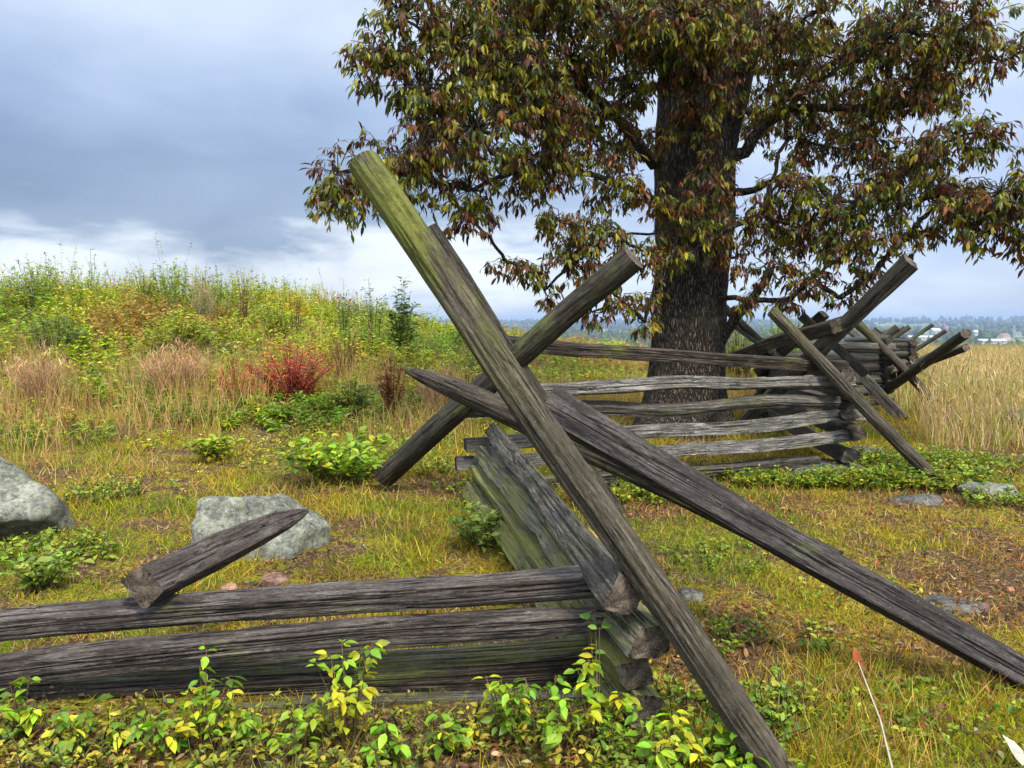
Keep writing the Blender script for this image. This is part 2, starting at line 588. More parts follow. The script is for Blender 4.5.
gx = grow(np.arange(-8, 10, 0.1), (-9000, 9000))
gy = grow(np.arange(0.5, 14, 0.1), (-300, 9000))
XX, YY = np.meshgrid(gx, gy)
near_w = 1 - sm((np.sqrt(XX ** 2 + YY ** 2) - 14) / 10)
ZZ = ground_z(XX, YY) + near_w * 0.035 * (vn2.f(XX * 5, YY * 5, 3) - 0.5)
nx, ny = len(gx), len(gy)
gv = np.stack([XX, YY, ZZ], -1).reshape(-1, 3)
ii = (np.arange(ny - 1)[:, None] * nx + np.arange(nx - 1)[None]).ravel()
gf = np.stack([ii, ii + 1, ii + nx + 1, ii + nx], 1)
gme = pymesh('ground', gv.tolist(), gf.tolist())
ground = obj('ground', gme, ground_mat())
tag(ground, kind='structure')

# ------------------------------------------------------------------ logs: rails, stakes, planks
def log_mesh(L, w, h, seed, shape='split', seg=60, around=40, taper=((0, 1), (1, 1)), bend=(0.0, 0.0), wob=0.012, groove=0.004, jag=0.004, thick_taper=None):
    """a log along +x; returns (body, start cap, end cap) as verts/faces"""
    rnd = random.Random(seed)
    sx = Vector((rnd.uniform(0, 50), rnd.uniform(0, 50), rnd.uniform(0, 50)))
    if shape == 'split':
        pl_ = []
        for q in range(4):
            pl_.append((q * math.pi / 2 + rnd.uniform(-0.22, 0.22), (w if q % 2 == 0 else h) / 2 * rnd.uniform(0.92, 1.04)))
        a = rnd.choice((0.8, 2.3, 3.9, 5.5)) + rnd.uniform(-.2, .2)
        pl_.append((a, 0.5 * math.hypot(w, h) * rnd.uniform(0.70, 0.9)))
        p = 26
    elif shape == 'plank':
        pl_ = [(q * math.pi / 2 + rnd.uniform(-0.06, 0.06), (w if q % 2 == 0 else h) / 2) for q in range(4)]
        p = 14
    else:
        pl_ = None
    ts = [0.0]
    rings = []
    tx = [q[0] for q in taper]
    tyv = [q[1] for q in taper]
    for i in range(seg + 1):
        t = i / seg
        x = t * L
        s = float(np.interp(t, tx, tyv))
        s2 = s if thick_taper is None else float(np.interp(t, [q[0] for q in thick_taper], [q[1] for q in thick_taper]))
        cyy = bend[0] * math.sin(math.pi * t) + wob * mnoise.noise(sx + Vector((x * 0.9, 0, 0)))
        czz = bend[1] * math.sin(math.pi * t) + wob * mnoise.noise(sx + Vector((x * 0.9, 9, 0)))
        am = 0.17 if shape == 'split' else 0.05
        fac = [1 + am * mnoise.noise(sx + Vector((x * 1.7, 13 * kq, 2))) + .4 * am * mnoise.noise(sx + Vector((x * 6, 7 * kq, 5))) for kq in range(5)]
        tw = (0.3 if shape == 'split' else 0.08) * mnoise.noise(sx + Vector((x * .5, 3, 31)))
        ring = []
        for j in range(around):
            th = 2 * math.pi * j / around
            c, sn = math.cos(th), math.sin(th)
            if pl_:
                q = 0.0
                for (ph, dd), fv in zip(pl_, fac):
                    cc = math.cos(th + tw - ph)
                    if cc > 0:
                        q += (cc / (dd * fv)) ** p
                r = q ** (-1 / p)
                r *= 1 + 0.10 * mnoise.noise(sx + Vector((x * 1.3, c * 0.9, sn * 0.9)))
            else:
                r = 1 / math.sqrt((c / (w / 2)) ** 2 + (sn / (h / 2)) ** 2)
                r *= 1 + 0.07 * mnoise.noise(sx + Vector((x * 1.2, c * 0.8, sn * 0.8)))
            ga = mnoise.noise(sx + Vector((x * 1.1, c * 3.2, sn * 3.2)))
            gb = mnoise.noise(sx + Vector((x * 2.0, c * 8.0, sn * 8.0)))
            gq = groove * (0.35 + 0.65 * min(1.0, min(x, L - x) / 0.12))
            r += gq * (ga + 0.7 * gb) - gq * 2.2 * max(0, 1 - abs(ga) * 8)
            xx = x
            if i == 0:
                xx -= jag * (mnoise.noise(sx + Vector((c * 3, sn * 3, 4))) + .3)
            if i == seg:
                xx += jag * (mnoise.noise(sx + Vector((c * 3, sn * 3, 8))) + .3)
            ring.append((xx, cyy + r * c * s, czz + r * sn * s2))
        rings.append(ring)
    v = [q for rg in rings for q in rg]
    f = []
    for i in range(seg):
        for j in range(around):
            a, b = i * around + j, i * around + (j + 1) % around
            f.append((a, a + around, b + around, b))

    def cap(rg, flip, sd):
        cx = sum(q[0] for q in rg) / around
        c0 = Vector((cx, sum(q[1] for q in rg) / around, sum(q[2] for q in rg) / around))
        vv, ff = list(rg), []
        for kq, sc in ((1, 0.66), (2, 0.33)):
            for q in rg:
                e = c0 + (Vector(q) - c0) * sc
                e.x += 0.12 * jag * mnoise.noise(sx + e * 22 + Vector((sd, 0, 0)))
                vv.append(tuple(e))
        vv.append(tuple(c0))
        for kq in range(2):
            for j in range(around):
                a, b = kq * around + j, kq * around + (j + 1) % around
                ff.append((a, b, b + around, a + around))
        for j in range(around):
            ff.append((2 * around + j, 2 * around + (j + 1) % around, 3 * around))
        if flip:
            ff = [tuple(reversed(q)) for q in ff]
        return vv, ff

    return (v, f), cap(rings[0], False, 1.0), cap(rings[-1], True, 5.0)


def place(o, p0, p1, roll=0.0):
    X = (p1 - p0).normalized()
    ref = Vector((0, 0, 1)) if abs(X.z) < 0.95 else Vector((0, 1, 0))
    Y = ref.cross(X).normalized()
    Z = X.cross(Y)
    M = Matrix((X, Y, Z)).transposed()
    M = M @ Matrix.Rotation(roll, 3, 'X')
    o.matrix_world = Matrix.Translation(p0) @ M.to_4x4()


NSEED = [100]


def log(name, label, cat, p0, p1, w, h, mat, group=None, roll=0.0, ends=(), shape='split', detail=1.0, **kw):
    """one log as one top-level mesh, its visible sawn ends as children"""
    NSEED[0] += 1
    p0, p1 = Vector(p0), Vector(p1)
    L = (p1 - p0).length
    seg = max(8, int(L * 22 * detail))
    ar = max(10, int((66 if detail >= 1 else 44) * detail))
    body, c0, c1 = log_mesh(L, w, h, kw.pop('seed', NSEED[0]), shape, seg, ar, **kw)
    v, f = list(body[0]), list(body[1])
    for i, c in ((0, c0), (1, c1)):
        if i not in ends:
            n0 = len(v)
            v += c[0]
            f += [tuple(q + n0 for q in g) for g in c[1]]
    me_ = pymesh(name, v, f)
    if shape != 'round':
        me_.set_sharp_from_angle(angle=R(24))
    o = obj(name, me_, mat)
    place(o, p0, p1, roll)
    tag(o, label, cat, group)
    for i, c in ((0, c0), (1, c1)):
        if i in ends:
            obj('cut_end', pymesh('cut_end', c[0], c[1]), M_END, o)
    return o


GA = 'rails of the low fence panel in the foreground'
# foreground panel, running left out of the picture
ax0 = lambda py, d: P(-150, py, d)
log('fence_rail', 'dark grey split rail on top of the foreground stack, under the broken piece', 'fence rail',
    P(-330, 668, 2.68), P(592, 582, 2.66), 0.095, 0.096, W_DARK, GA, 0.12, (1,), bend=(0.0, 0.042), seed=11, groove=0.005, wob=0.02)
log('fence_rail', 'broad weathered rail second from the top in the foreground stack, bowed in the middle', 'fence rail',
    P(-330, 722, 2.63), P(606, 618, 2.60), 0.07, 0.114, W_DARK, GA, -0.05, (1,), bend=(0.0, 0.05), seed=12, groove=0.005, wob=0.02,
    taper=((0, 1.05), (.6, 1), (.93, .9), (1, .66)))
log('fence_rail', 'thin green mossy rail wedged third in the foreground stack, just above the vine leaves', 'fence rail',
    P(-330, 708, 2.78), P(612, 645, 2.74), 0.085, 0.058, W_MOSS, GA, 0.1, (1,), seed=13)
log('fence_rail', 'dark brown shaded rail fourth down in the foreground stack behind the vines', 'fence rail',
    P(-330, 719, 2.70), P(600, 664, 2.74), 0.09, 0.088, W_BROWN, GA, 0.3, (), seed=14)
log('fence_rail', 'lowest rail of the foreground stack, nearly hidden by vines and lying on the soil', 'fence rail',
    P(-330, 730, 2.64), P(640, 697, 2.70), 0.10, 0.085, W_GREY, GA, 0.1, (), seed=15)

GB = 'rails of the short panel running back from the foreground corner'
log('fence_rail', 'grey wedge shaped rail topping the stack that runs back from the near corner', 'fence rail',
    P(626, 600, 2.36), P(494, 432, 5.75), 0.115, 0.112, W_GREY, GB, 0.62, (0,), seed=21, groove=0.005, wob=0.02)
log('fence_rail', 'mossy rail with ragged sawn end, under the wedge shaped rail at the near corner', 'fence rail',
    P(650, 641, 2.34), P(484, 452, 5.75), 0.13, 0.105, W_MOSS, GB, 0.25, (0,), seed=22, groove=0.006, wob=0.02)
log('fence_rail', 'olive mossy rail third down in the stack running back from the near corner', 'fence rail',
    P(634, 676, 2.42), P(477, 470, 5.7), 0.12, 0.10, W_MOSSY, GB, -0.1, (0,), seed=23, groove=0.004, wob=0.03)
log('fence_rail', 'broad green rail lowest at the near corner, its face thick with moss', 'fence rail',
    P(644, 712, 2.40), P(470, 489, 5.6), 0.12, 0.12, W_MOSSY, GB, 0.3, (0,), seed=24, groove=0.005, wob=0.03)

# near crossing: one long stake, its partner behind, the leaning rail and the plank
sb = G(806, 798)
log('fence_stake', 'long round stake leaning left across the whole foreground, yellow green algae at its top', 'fence stake',
    sb - Vector((0, 0, 0.05)), P(362, 163, 3.02), 0.110, 0.106, W_STAKE, None, 0.2, (1,), shape='round', seed=31, wob=0.022, groove=0.0045,
    taper=((0, 1.0), (.5, 1.10), (1, 1.22)))
log('fence_stake', 'dark stake mostly hidden right behind the long algae covered stake', 'fence stake',
    G(622, 512) - Vector((0, 0, 0.1)), P(428, 230, 5.5), 0.17, 0.14, W_ROUND, None, 0.2, (1,), seed=32)
log('fence_stake', 'dark round stake leaning right, crossing behind the long algae covered stake', 'fence stake',
    P(384, 476, 6.0), P(633, 257, 5.0), 0.185, 0.18, W_ROUND, None, 0.0, (0, 1), shape='round', seed=33, wob=0.03)
log('fence_rail', 'round brown rail with a splintered point, lying in the crossing of the stakes', 'fence rail',
    P(407, 371, 4.25), P(835, 562, 2.98), 0.135, 0.13, W_BROWN, None, 0.3, (1,), shape='round', seed=34, wob=0.03, jag=0.03, bend=(0, 0.02),
    taper=((0, 0.30), (.05, .62), (.16, .88), (.4, 1.0), (1, 1.05)))
log('fence_plank', 'long dark plank slanting from the stake crossing down to the grass at the right', 'plank',
    P(546, 402, 2.98), P(1085, 707, 2.72), 0.06, 0.135, W_PLANK, None, -0.62, (0,), shape='plank', seed=35, wob=0.02, groove=0.0035, bend=(0, 0.0),
    taper=((0, .9), (1, 1)), thick_taper=((0, 1.15), (.3, 1.0), (1, 0.84)))
log('broken_rail', 'short broken rail piece with a splintered tip, lying across the foreground top rail', 'fence rail',
    P(143, 586, 2.58), P(307, 510, 3.85), 0.140, 0.125, W_DARK, None, 0.75, (0,), seed=36, jag=0.004,
    taper=((0, 1.0), (.35, 1.0), (.62, .84), (.8, .62), (.93, .36), (1, .14)), groove=0.006)

# middle panel, in front of the tree
GC = 'rails of the middle panel in front of the tree'
log('fence_rail', 'dark top rail of the middle panel, crossing the trunk just above the others', 'fence rail',
    P(470, 341, 5.75), P(846, 366, 6.9), 0.09, 0.105, W_BROWN, GC, 0.2, (1,), seed=41, wob=0.04)
log('fence_rail', 'grey rail second from the top crossing the trunk, pale on its right half', 'fence rail',
    P(473, 388, 5.8), P(850, 383, 6.85), 0.10, 0.105, W_SILVER, GC, 0.0, (1,), seed=42, wob=0.05)
log('fence_rail', 'thin grey rail third from the top, just under the pale one at the trunk', 'fence rail',
    P(463, 413, 5.85), P(862, 400, 6.85), 0.10, 0.088, W_GREY, GC, 0.3, (0, 1), seed=43, wob=0.05)
log('fence_rail', 'silvery wavy rail fourth down, crossing just below the base of the trunk', 'fence rail',
    P(465, 443, 5.85), P(868, 417, 6.85), 0.11, 0.105, W_SILVER, GC, 0.1, (0, 1), seed=44, wob=0.06)
log('fence_rail', 'pale silver rail fifth down in the middle panel, close above the lowest one', 'fence rail',
    P(456, 464, 5.85), P(860, 438, 6.8), 0.11, 0.105, W_SILVER, GC, -0.2, (0, 1), seed=45, wob=0.05)
log('fence_rail', 'brownish lowest rail of the middle panel, among the weeds', 'fence rail',
    P(474, 490, 5.85), P(815, 463, 6.75), 0.12, 0.12, W_GREY, GC, 0.2, (0, 1), seed=46, wob=0.04)

# panel going back from the third crossing
J = {3: (2.94, 6.8), 4: (3.55, 10.2), 5: (6.25, 12.4), 6: (7.1, 15.6), 7: (9.5, 17.7), 8: (10.2, 21.0), 9: (12.6, 23.3), 10: (13.1, 26.6), 11: (15.3, 29.0), 12: (15.8, 32.2), 13: (18.0, 34.6)}
GD = 'rails ending at the third crossing right of the tree'
dl = ['uppermost rail end poking out at the third crossing right of the tree',
      'second rail end from the top at the third crossing, under a stake',
      'grey rail end in the middle of the stack at the third crossing',
      'thick rail end low in the stack at the third crossing, facing the weeds',
      'lowest rail end at the third crossing, lying on stones']
for i, (py, pz) in enumerate(((374, 1.0), (394, .80), (412, .62), (431, .42), (453, .22))):
    x4, y4 = J[4]
    log('fence_rail', dl[i], 'fence rail', P((848, 856, 850, 858, 852)[i], py + 3, 6.62), Vector((x4, y4, gz(x4, y4) + pz - .12)), 0.115, 0.11 + (i == 4) * .03,
        W_GREY if i % 2 else W_BROWN, GD, 0.4 * i, (0,), seed=51 + i, wob=0.03, detail=.7, jag=0.005)

# stakes at the third crossing
log('fence_stake', 'slim greenish stake slanting down to the green weeds right of the tree', 'fence stake',
    P(938, 482, 6.15), P(772, 311, 6.95), 0.115, 0.11, W_STAKE, None, 0, (1,), shape='round', seed=61, wob=0.02)
log('fence_stake', 'dark squared stake reaching highest into the sky right of the tree', 'fence stake',
    P(742, 425, 7.5), P(910, 261, 6.2), 0.135, 0.12, W_ROUND, None, 0.5, (1,), seed=62, wob=0.02)
log('rider_rail', 'dark heavy rail resting in the fork of the third crossing, slanting up to the right', 'fence rail',
    P(728, 358, 9.2), P(838, 322, 6.6), 0.15, 0.12, W_BROWN, None, 0.3, (), seed=63, wob=0.03, detail=.7)
# stakes at the fourth crossing
log('fence_stake', 'greenish stake just right of the trunk, behind the middle panel', 'fence stake',
    P(800, 380, 9.8), P(722, 305, 10.3), 0.12, 0.11, W_STAKE, None, 0, (1,), shape='round', seed=64, detail=.6)
log('fence_stake', 'thin pale stick standing by the bright bush right of the trunk', 'fence stake',
    P(772, 352, 9.9), P(735, 327, 10.2), 0.05, 0.05, W_SILVER, None, 0, (), seed=65, detail=.6)
log('fence_stake', 'grey stake slanting between the two big stakes of the third crossing', 'fence stake',
    P(866, 374, 9.0), P(802, 316, 9.6), 0.12, 0.11, W_FAR, None, 0, (1,), seed=66, detail=.6)
log('fence_stake', 'short dark stake tip showing above the rails left of the highest stake', 'fence stake',
    P(760, 372, 10.4), P(824, 314, 9.6), 0.12, 0.11, W_FAR, None, 0, (1,), seed=67, detail=.6)
# stakes at the fifth crossing
log('fence_stake', 'thick greyish stake pointing right over the golden grass, its sawn end in view', 'fence stake',
    P(852, 414, 13.4), P(966, 334, 10.2), 0.155, 0.145, W_FAR, None, 0.4, (1,), shape='round', seed=68, detail=.7)
log('fence_stake', 'thinner grey stake just below the thick one pointing right over the golden grass', 'fence stake',
    P(868, 385, 13.2), P(966, 348, 10.8), 0.11, 0.10, W_FAR, None, 0.4, (1,), seed=69, detail=.7)
log('fence_stake', 'slim stake slanting down right into the edge of the golden grass', 'fence stake',
    P(945, 412, 11.6), P(857, 322, 12.4), 0.15, 0.14, W_STAKE, None, 0, (1,), shape='round', seed=70, detail=.6)
log('fence_stake', 'weathered stake foot leaning beside the stack, left of the golden grass', 'fence stake',
    P(904, 420, 10.6), P(850, 362, 11.2), 0.16, 0.14, W_GREY, None, 0, (1,), seed=71, detail=.6)

# the far zigzag: a few rail and stake shapes, copied
LAB_FR = 'small grey rail in the far zigzag fence running toward the town'
LAB_FS = 'small stake of the far zigzag fence, poking up against the distant valley'
LAB_ER = 'grey rail in the stack between the third and fifth crossings, seen past the stakes'
proto_r, proto_s = [], []
for i in range(4):
    b, c0, c1 = log_mesh(1.0, 0.12, 0.13, 900 + i, 'split', 24, 14, wob=0.012)
    v, f = list(b[0]), list(b[1])
    for c in (c0, c1):
        n0 = len(v)
        v += c[0]
        f += [tuple(q + n0 for q in g) for g in c[1]]
    me = pymesh('fence_rail', v, f)
    me.materials.append((W_FAR, W_GREY, W_FAR, W_BROWN)[i])
    proto_r.append(me)
    me2 = me.copy()
    me2.materials[0] = (W_STAKE, W_FAR, W_STAKE, W_FAR)[i]
    proto_s.append(me2)


def far_log(name, label, group, me, p0, p1):
    o = bpy.data.objects.new(name, me)
    COL.objects.link(o)
    place(o, p0, p1, random.uniform(0, 6))
    o.matrix_world = o.matrix_world @ Matrix.Diagonal(((p1 - p0).length, 1, 1, 1))
    tag(o, label, name.replace('_', ' '), group)


random.seed(5)
for kq in range(4, 13):
    (xa, ya), (xb, yb) = J[kq], J[kq + 1]
    dv = Vector((xb - xa, yb - ya, 0)).normalized() * 0.25
    for i in range(6 if kq < 8 else 5):
        za, zb = 0.16 + 0.19 * i + random.uniform(-.03, .03), 0.16 + 0.19 * i + random.uniform(-.03, .03)
        if kq % 2:
            za, zb = za + .09, zb + .09
        far_log('fence_rail', LAB_ER if kq == 4 else LAB_FR, 'rails between the third and fifth crossings' if kq == 4 else 'rails of the far zigzag fence', proto_r[(i + kq) % 4],
                Vector((xa, ya, gz(xa, ya) + za)) - dv, Vector((xb, yb, gz(xb, yb) + zb)) + dv)
    if kq >= 6:
        for s in (-1, 1):
            ang = 0.7 + random.uniform(-.1, .1)
            q = Vector((xa, ya, gz(xa, ya)))
            dr = Vector((1.0, -0.55, 0)).normalized() * s
            far_log('fence_stake', LAB_FS, 'stakes of the far zigzag fence', proto_s[kq % 4], q + dr * 0.95, q - dr * (0.75 + random.uniform(0, .3)) + Vector((0, 0, 1.42 + random.uniform(-.2, .2))))

# ------------------------------------------------------------------ rocks
def rock(name, label, c, size, seed, mat, rot=0.0, cuts=9, sub=4, planes=None):
    import bmesh
    rnd = random.Random(seed)
    bm = bmesh.new()
    bmesh.ops.create_icosphere(bm, subdivisions=sub, radius=1.0)
    pls = []
    for i in range(cuts):
        n = Vector((rnd.gauss(0, 1), rnd.gauss(0, 1), rnd.gauss(0, .8))).normalized()
        pls.append((n, rnd.uniform(0.60, 0.9)))
    pls.append((Vector((rnd.uniform(-.15, .15), rnd.uniform(-.25, .0), 1)).normalized(), 0.62))
    if planes:
        pls = [(Vector(a).normalized(), b) for a, b in planes] + pls[:3]
    o3 = Vector((rnd.uniform(0, 90), 0, 3))
    for v in bm.verts:
        n = v.co.normalized()
        r = 1.0
        for pn, dd in pls:
            q = n.dot(pn)
            if q > 0.05:
                r = min(r, dd / q)
        r += 0.05 * mnoise.fractal(n * 3.0 + o3, 0.8, 2.1, 6) + 0.02 * abs(mnoise.noise(n * 9 + o3))
        v.co = Vector((n.x * r * size[0], n.y * r * size[1], n.z * r * size[2]))
    me = bpy.data.meshes.new(name)
    bm.to_mesh(me)
    bm.free()
    me.polygons.foreach_set('use_smooth', [True] * len(me.polygons))
    o = obj(name, me, mat)
    o.location = c
    o.rotation_euler = (0, 0, rot)
    tag(o, label, 'rock')
    return o


def at_ground(px, py, dz=0.0):
    q = G(px, py)
    q.z += dz
    return q


rock('boulder', 'large pale grey boulder cut off by the left edge of the picture', at_ground(-52, 540, 0.16), (0.78, 0.62, 0.60), 3, M_ROCK, 0.0, sub=5,
     planes=[((.40, -.42, .82), .40), ((.40, -.55, -.72), .40), ((.97, -.1, .1), .88), ((-.2, .3, .9), .62), ((.6, .6, .5), .7)])
rock('boulder', 'speckled grey green boulder behind the broken rail piece', at_ground(253, 548, 0.07), (0.47, 0.40, 0.40), 8, M_ROCK, 0.0, sub=5,
     planes=[((.10, -.80, .60), .42), ((-.06, .25, .97), .60), ((.62, .1, .78), .66), ((-.97, -.2, .12), .72), ((.9, -.4, .1), .80), ((-.7, .1, .7), .84)])
rock('stone', 'small pinkish stone on the soil below the speckled boulder', at_ground(276, 583, 0.0), (0.085, 0.07, 0.055), 15, M_RED, 0.4, sub=3)
rock('stone', 'fist sized grey stone in the grass beside the foot of the long stake', at_ground(690, 598, 0.0), (0.075, 0.08, 0.06), 17, M_SLAB, 0.2, sub=3)
rock('stone', 'flat dark stone lying in dry grass beyond the slanting plank', at_ground(958, 606, -0.02), (0.17, 0.14, 0.06), 19, M_SLAB, -0.3, sub=3)
rock('stone', 'grey flat stone at the right end of the green weed strip', at_ground(990, 497, 0.03), (0.26, 0.2, 0.10), 23, M_ROCK, 0.1, sub=3)
rock('stone', 'dark flat stone among the green weeds under the slim stake', at_ground(918, 503, -0.02), (0.25, 0.15, 0.10), 27, M_SLAB, 0.1, sub=3)
rock('stone', 'bluish flat stone under the lowest rail of the third crossing', at_ground(820, 474, 0.03), (0.45, 0.25, 0.11), 29, M_SLAB, 0.1, sub=3)
rock('stone', 'small grey stone just right of the rail ends at the third crossing', at_ground(868, 460, 0.05), (0.2, 0.16, 0.12), 31, M_SLAB, 0.1, sub=3)
rock('stone', 'dark stone in the golden grass at the right edge', at_ground(1024, 432, 0.10), (0.26, 0.3, 0.26), 37, M_SLAB, 0.1, sub=3)
rock('stone', 'tiny brown stone left of the pinkish one', at_ground(230, 590, 0.0), (0.05, 0.045, 0.04), 39, M_RED, 0.4, sub=3)

# ------------------------------------------------------------------ the tree
rng = np.random.default_rng(7)
TD = 9.3
tb = P(682, 420, TD)
tb.z = gz(tb.x, tb.y) - 0.05
tree = empty('hickory_tree', tb, 'big tree with olive and rust drooping leaves behind the middle fence panel', 'tree')


def tube(pts, rad, around=10, bark=0.0, seed=0, flare=None):
    pts = [Vector(q) for q in pts]
    v, f = [], []
    a0 = None
    for i, p_ in enumerate(pts):
        d = (pts[min(i + 1, len(pts) - 1)] - pts[max(i - 1, 0)]).normalized()
        if a0 is None:
            a0 = d.orthogonal().normalized()
        a0 = (a0 - d * a0.dot(d)).normalized()
        b0 = d.cross(a0)
        for j in range(around):
            th = 2 * math.pi * j / around
            r = rad[i]
            dirn = a0 * math.cos(th) + b0 * math.sin(th)
            if flare:
                r *= 1 + flare(p_, dirn)
            if bark:
                q = p_ + dirn * r
                n_ = mnoise.noise(Vector((dirn.x * 5.5 + seed, dirn.y * 5.5, p_.z * 0.9)))
                n2_ = mnoise.noise(Vector((dirn.x * 14 + seed, dirn.y * 14, p_.z * 2.6)))
                r += bark * (0.6 * n_ + 0.9 * abs(n2_) - 0.3)
            v.append(p_ + dirn * r)
    for i in range(len(pts) - 1):
        for j in range(around):
            a, b = i * around + j, i * around + (j + 1) % around
            f.append((a, b, b + around, a + around))
    n0 = len(v)
    v += [pts[0], pts[-1]]
    L_ = (len(pts) - 1) * around
    for j in range(around):
        f.append((n0, (j + 1) % around, j))
        f.append((n0 + 1, L_ + j, L_ + (j + 1) % around))
    return v, f


def tube_obj(name, pts, rad, parent, **kw):
    o0 = Vector(parent.location)
    v, f = tube([Vector(q) - o0 for q in pts], rad, **kw)
    return obj(name, pymesh(name, v, f), M_BARK, parent)


H = 9.5
zt = np.concatenate([np.linspace(0, 3.2, 50), np.linspace(3.3, H, 36)])
tp, tr = [], []
for z in zt:
    t = z / H
    tp.append(Vector((0.06 * math.sin(z * .8) + 0.02 * z, 0.05 * math.sin(z * .6 + 1), z)) + tb)
    tr.append(0.47 * (1 - 0.10 * min(z / 2.5, 1)) * (1 + .16 * float(sm((z - 1.7) / 1.3))) * (1 - 0.80 * max(0, t - .36) / .64) + 0.26 * math.exp(-z / 0.30))
root_a = [0.4, 1.5, 2.7, 3.6, 4.7, 5.6]


def fl(p_, dn):
    z = p_.z
    th = math.atan2(dn.y, dn.x)
    return 0.24 * math.exp(-max(z, 0) / 0.30) * max(math.cos(3.0 * th + 0.6), -0.4)


v_, f_ = tube([q - tb for q in tp], tr, around=120, bark=0.035, seed=3, flare=fl)
obj('trunk', pymesh('trunk', v_, f_), M_BARK, tree)

# where the leaf masses hang: picture column, row, metres ahead, radius, how rusty
CL = [(345, 192, 7.0, .34, .35), (338, 172, 7.1, .26, .3), (392, 172, 7.2, .46, .4), (384, 62, 7.1, .40, .3), (402, 18, 7.1, .46, .3), (428, 100, 7.2, .55, .25), (452, 42, 7.4, .6, .2),
      (420, 150, 7.0, .42, .45), (475, 130, 7.3, .55, .3), (500, 64, 7.5, .62, .25), (470, 190, 7.4, .36, .35), (466, 218, 7.3, .24, .5), (522, 20, 8.0, .66, .35), (540, 112, 7.8, .55, .55),
      (515, 172, 7.9, .42, .5), (560, 165, 8.1, .42, .6), (572, 60, 8.4, .6, .5), (602, 118, 8.5, .42, .6), (560, 222, 8.0, .28, .6), (528, 268, 8.0, .25, .7), (505, 262, 8.0, .16, .8), (575, 262, 8.0, .30, .7),
      (602, 232, 8.0, .34, .6), (612, 182, 8.3, .40, .55), (602, 285, 8.0, .26, .75), (592, 312, 8.0, .16, .8), (622, 306, 8.0, .20, .7), (545, 290, 8.0, .18, .7), (625, 30, 8.5, .55, .45), (632, 90, 8.7, .35, .55),
      (682, 222, 8.35, .34, .35), (655, 200, 8.3, .30, .5), (702, 192, 8.4, .32, .6), (640, 250, 8.2, .26, .45), (668, 262, 8.3, .26, .2), (722, 232, 8.5, .28, .6), (655, 296, 8.25, .18, .5), (645, 322, 8.2, .12, .5),
      (682, 18, 7.8, .5, .3), (722, 38, 7.8, .38, .45), (690, 78, 8.3, .28, .7), (700, 128, 8.6, .26, .7), (690, 50, 8, .3, .5), (665, 30, 8, .34, .5), (735, 258, 8.6, .22, .7), (730, 12, 8.0, .34, .3),
      (770, 40, 8.5, .6, .45), (792, 100, 8.7, .46, .6), (762, 215, 8.6, .24, .7), (785, 182, 8.5, .38, .65), (802, 228, 8.5, .38, .6), (772, 268, 8.6, .26, .7), (812, 280, 8.4, .28, .7), (832, 202, 8.3, .46, .45),
      (852, 250, 8.2, .38, .55), (858, 150, 8.5, .42, .6), (848, 62, 8.5, .55, .55), (880, 202, 8.2, .46, .4), (900, 30, 8.1, .6, .5), (918, 86, 8.1, .46, .55), (925, 152, 8.0, .48, .5), (952, 40, 8.0, .46, .55),
      (940, 205, 8.0, .40, .65), (980, 132, 7.8, .36, .45), (970, 212, 7.8, .36, .6), (1000, 192, 7.7, .36, .55), (1000, 62, 7.8, .26, .4), (975, 20, 7.8, .3, .5), (1012, 214, 7.6, .33, .6), (820, 10, 8.5, .5, .6),
      (840, 298, 8.3, .16, .7), (870, 278, 8.2, .2, .6), (750, 300, 8.6, .14, .7), (790, 300, 8.5, .16, .6), (905, 240, 8.1, .25, .6), (985, 235, 7.7, .18, .6), (800, 140, 8.8, .36, .7), (880, 110, 8.4, .34, .6),
      (1060, 190, 7.5, .45, .5), (1100, 120, 7.5, .5, .5), (1060, 40, 7.7, .4, .5), (1150, 40, 7.6, .6, .4), (1040, 240, 7.5, .3, .6), (1120, 215, 7.4, .4, .6),
      (662, 60, 8.2, .3, .75), (690, 105, 8.3, .26, .75), (715, 160, 8.4, .22, .7), (662, 140, 8.4, .2, .7), (725, 90, 8.3, .26, .6), (640, 10, 8.1, .36, .5), (700, 5, 8.0, .34, .5),
      # behind the trunk
      (560, 120, 10.8, .6, .7), (500, 90, 10.4, .6, .6), (610, 40, 11, .7, .6), (620, 150, 11, .45, .7), (760, 120, 10.6, .5, .8), (800, 40, 11, .7, .7), (850, 110, 11, .6, .7), (900, 170, 10.8, .5, .7), (770, 230, 10.5, .4, .7),
      (570, 240, 10.6, .35, .8), (830, 240, 10.6, .4, .8), (940, 90, 10.8, .55, .6), (450, 150, 10, .4, .5), (950, 190, 10.4, .4, .7), (880, 40, 11.2, .7, .6), (680, 10, 11.5, .7, .6), (540, 20, 11, .7, .5)]
clumps = [(P(a, b, d), r, t) for a, b, d, r, t in CL]
rn = random.Random(21)
for i in range(54):            # the crown above the picture
    an = rn.uniform(0, 2 * math.pi)
    zz = rn.uniform(4.7, 10.5)
    rr = rn.uniform(.8, 1.0) * 4.2 * math.sqrt(max(0.05, 1 - ((zz - 5.0) / 6.2) ** 2))
    rr *= rn.uniform(.35, 1)
    clumps.append((tb + Vector((math.cos(an) * rr, math.sin(an) * rr, zz)), rn.uniform(.5, .8), rn.uniform(.2, .6)))

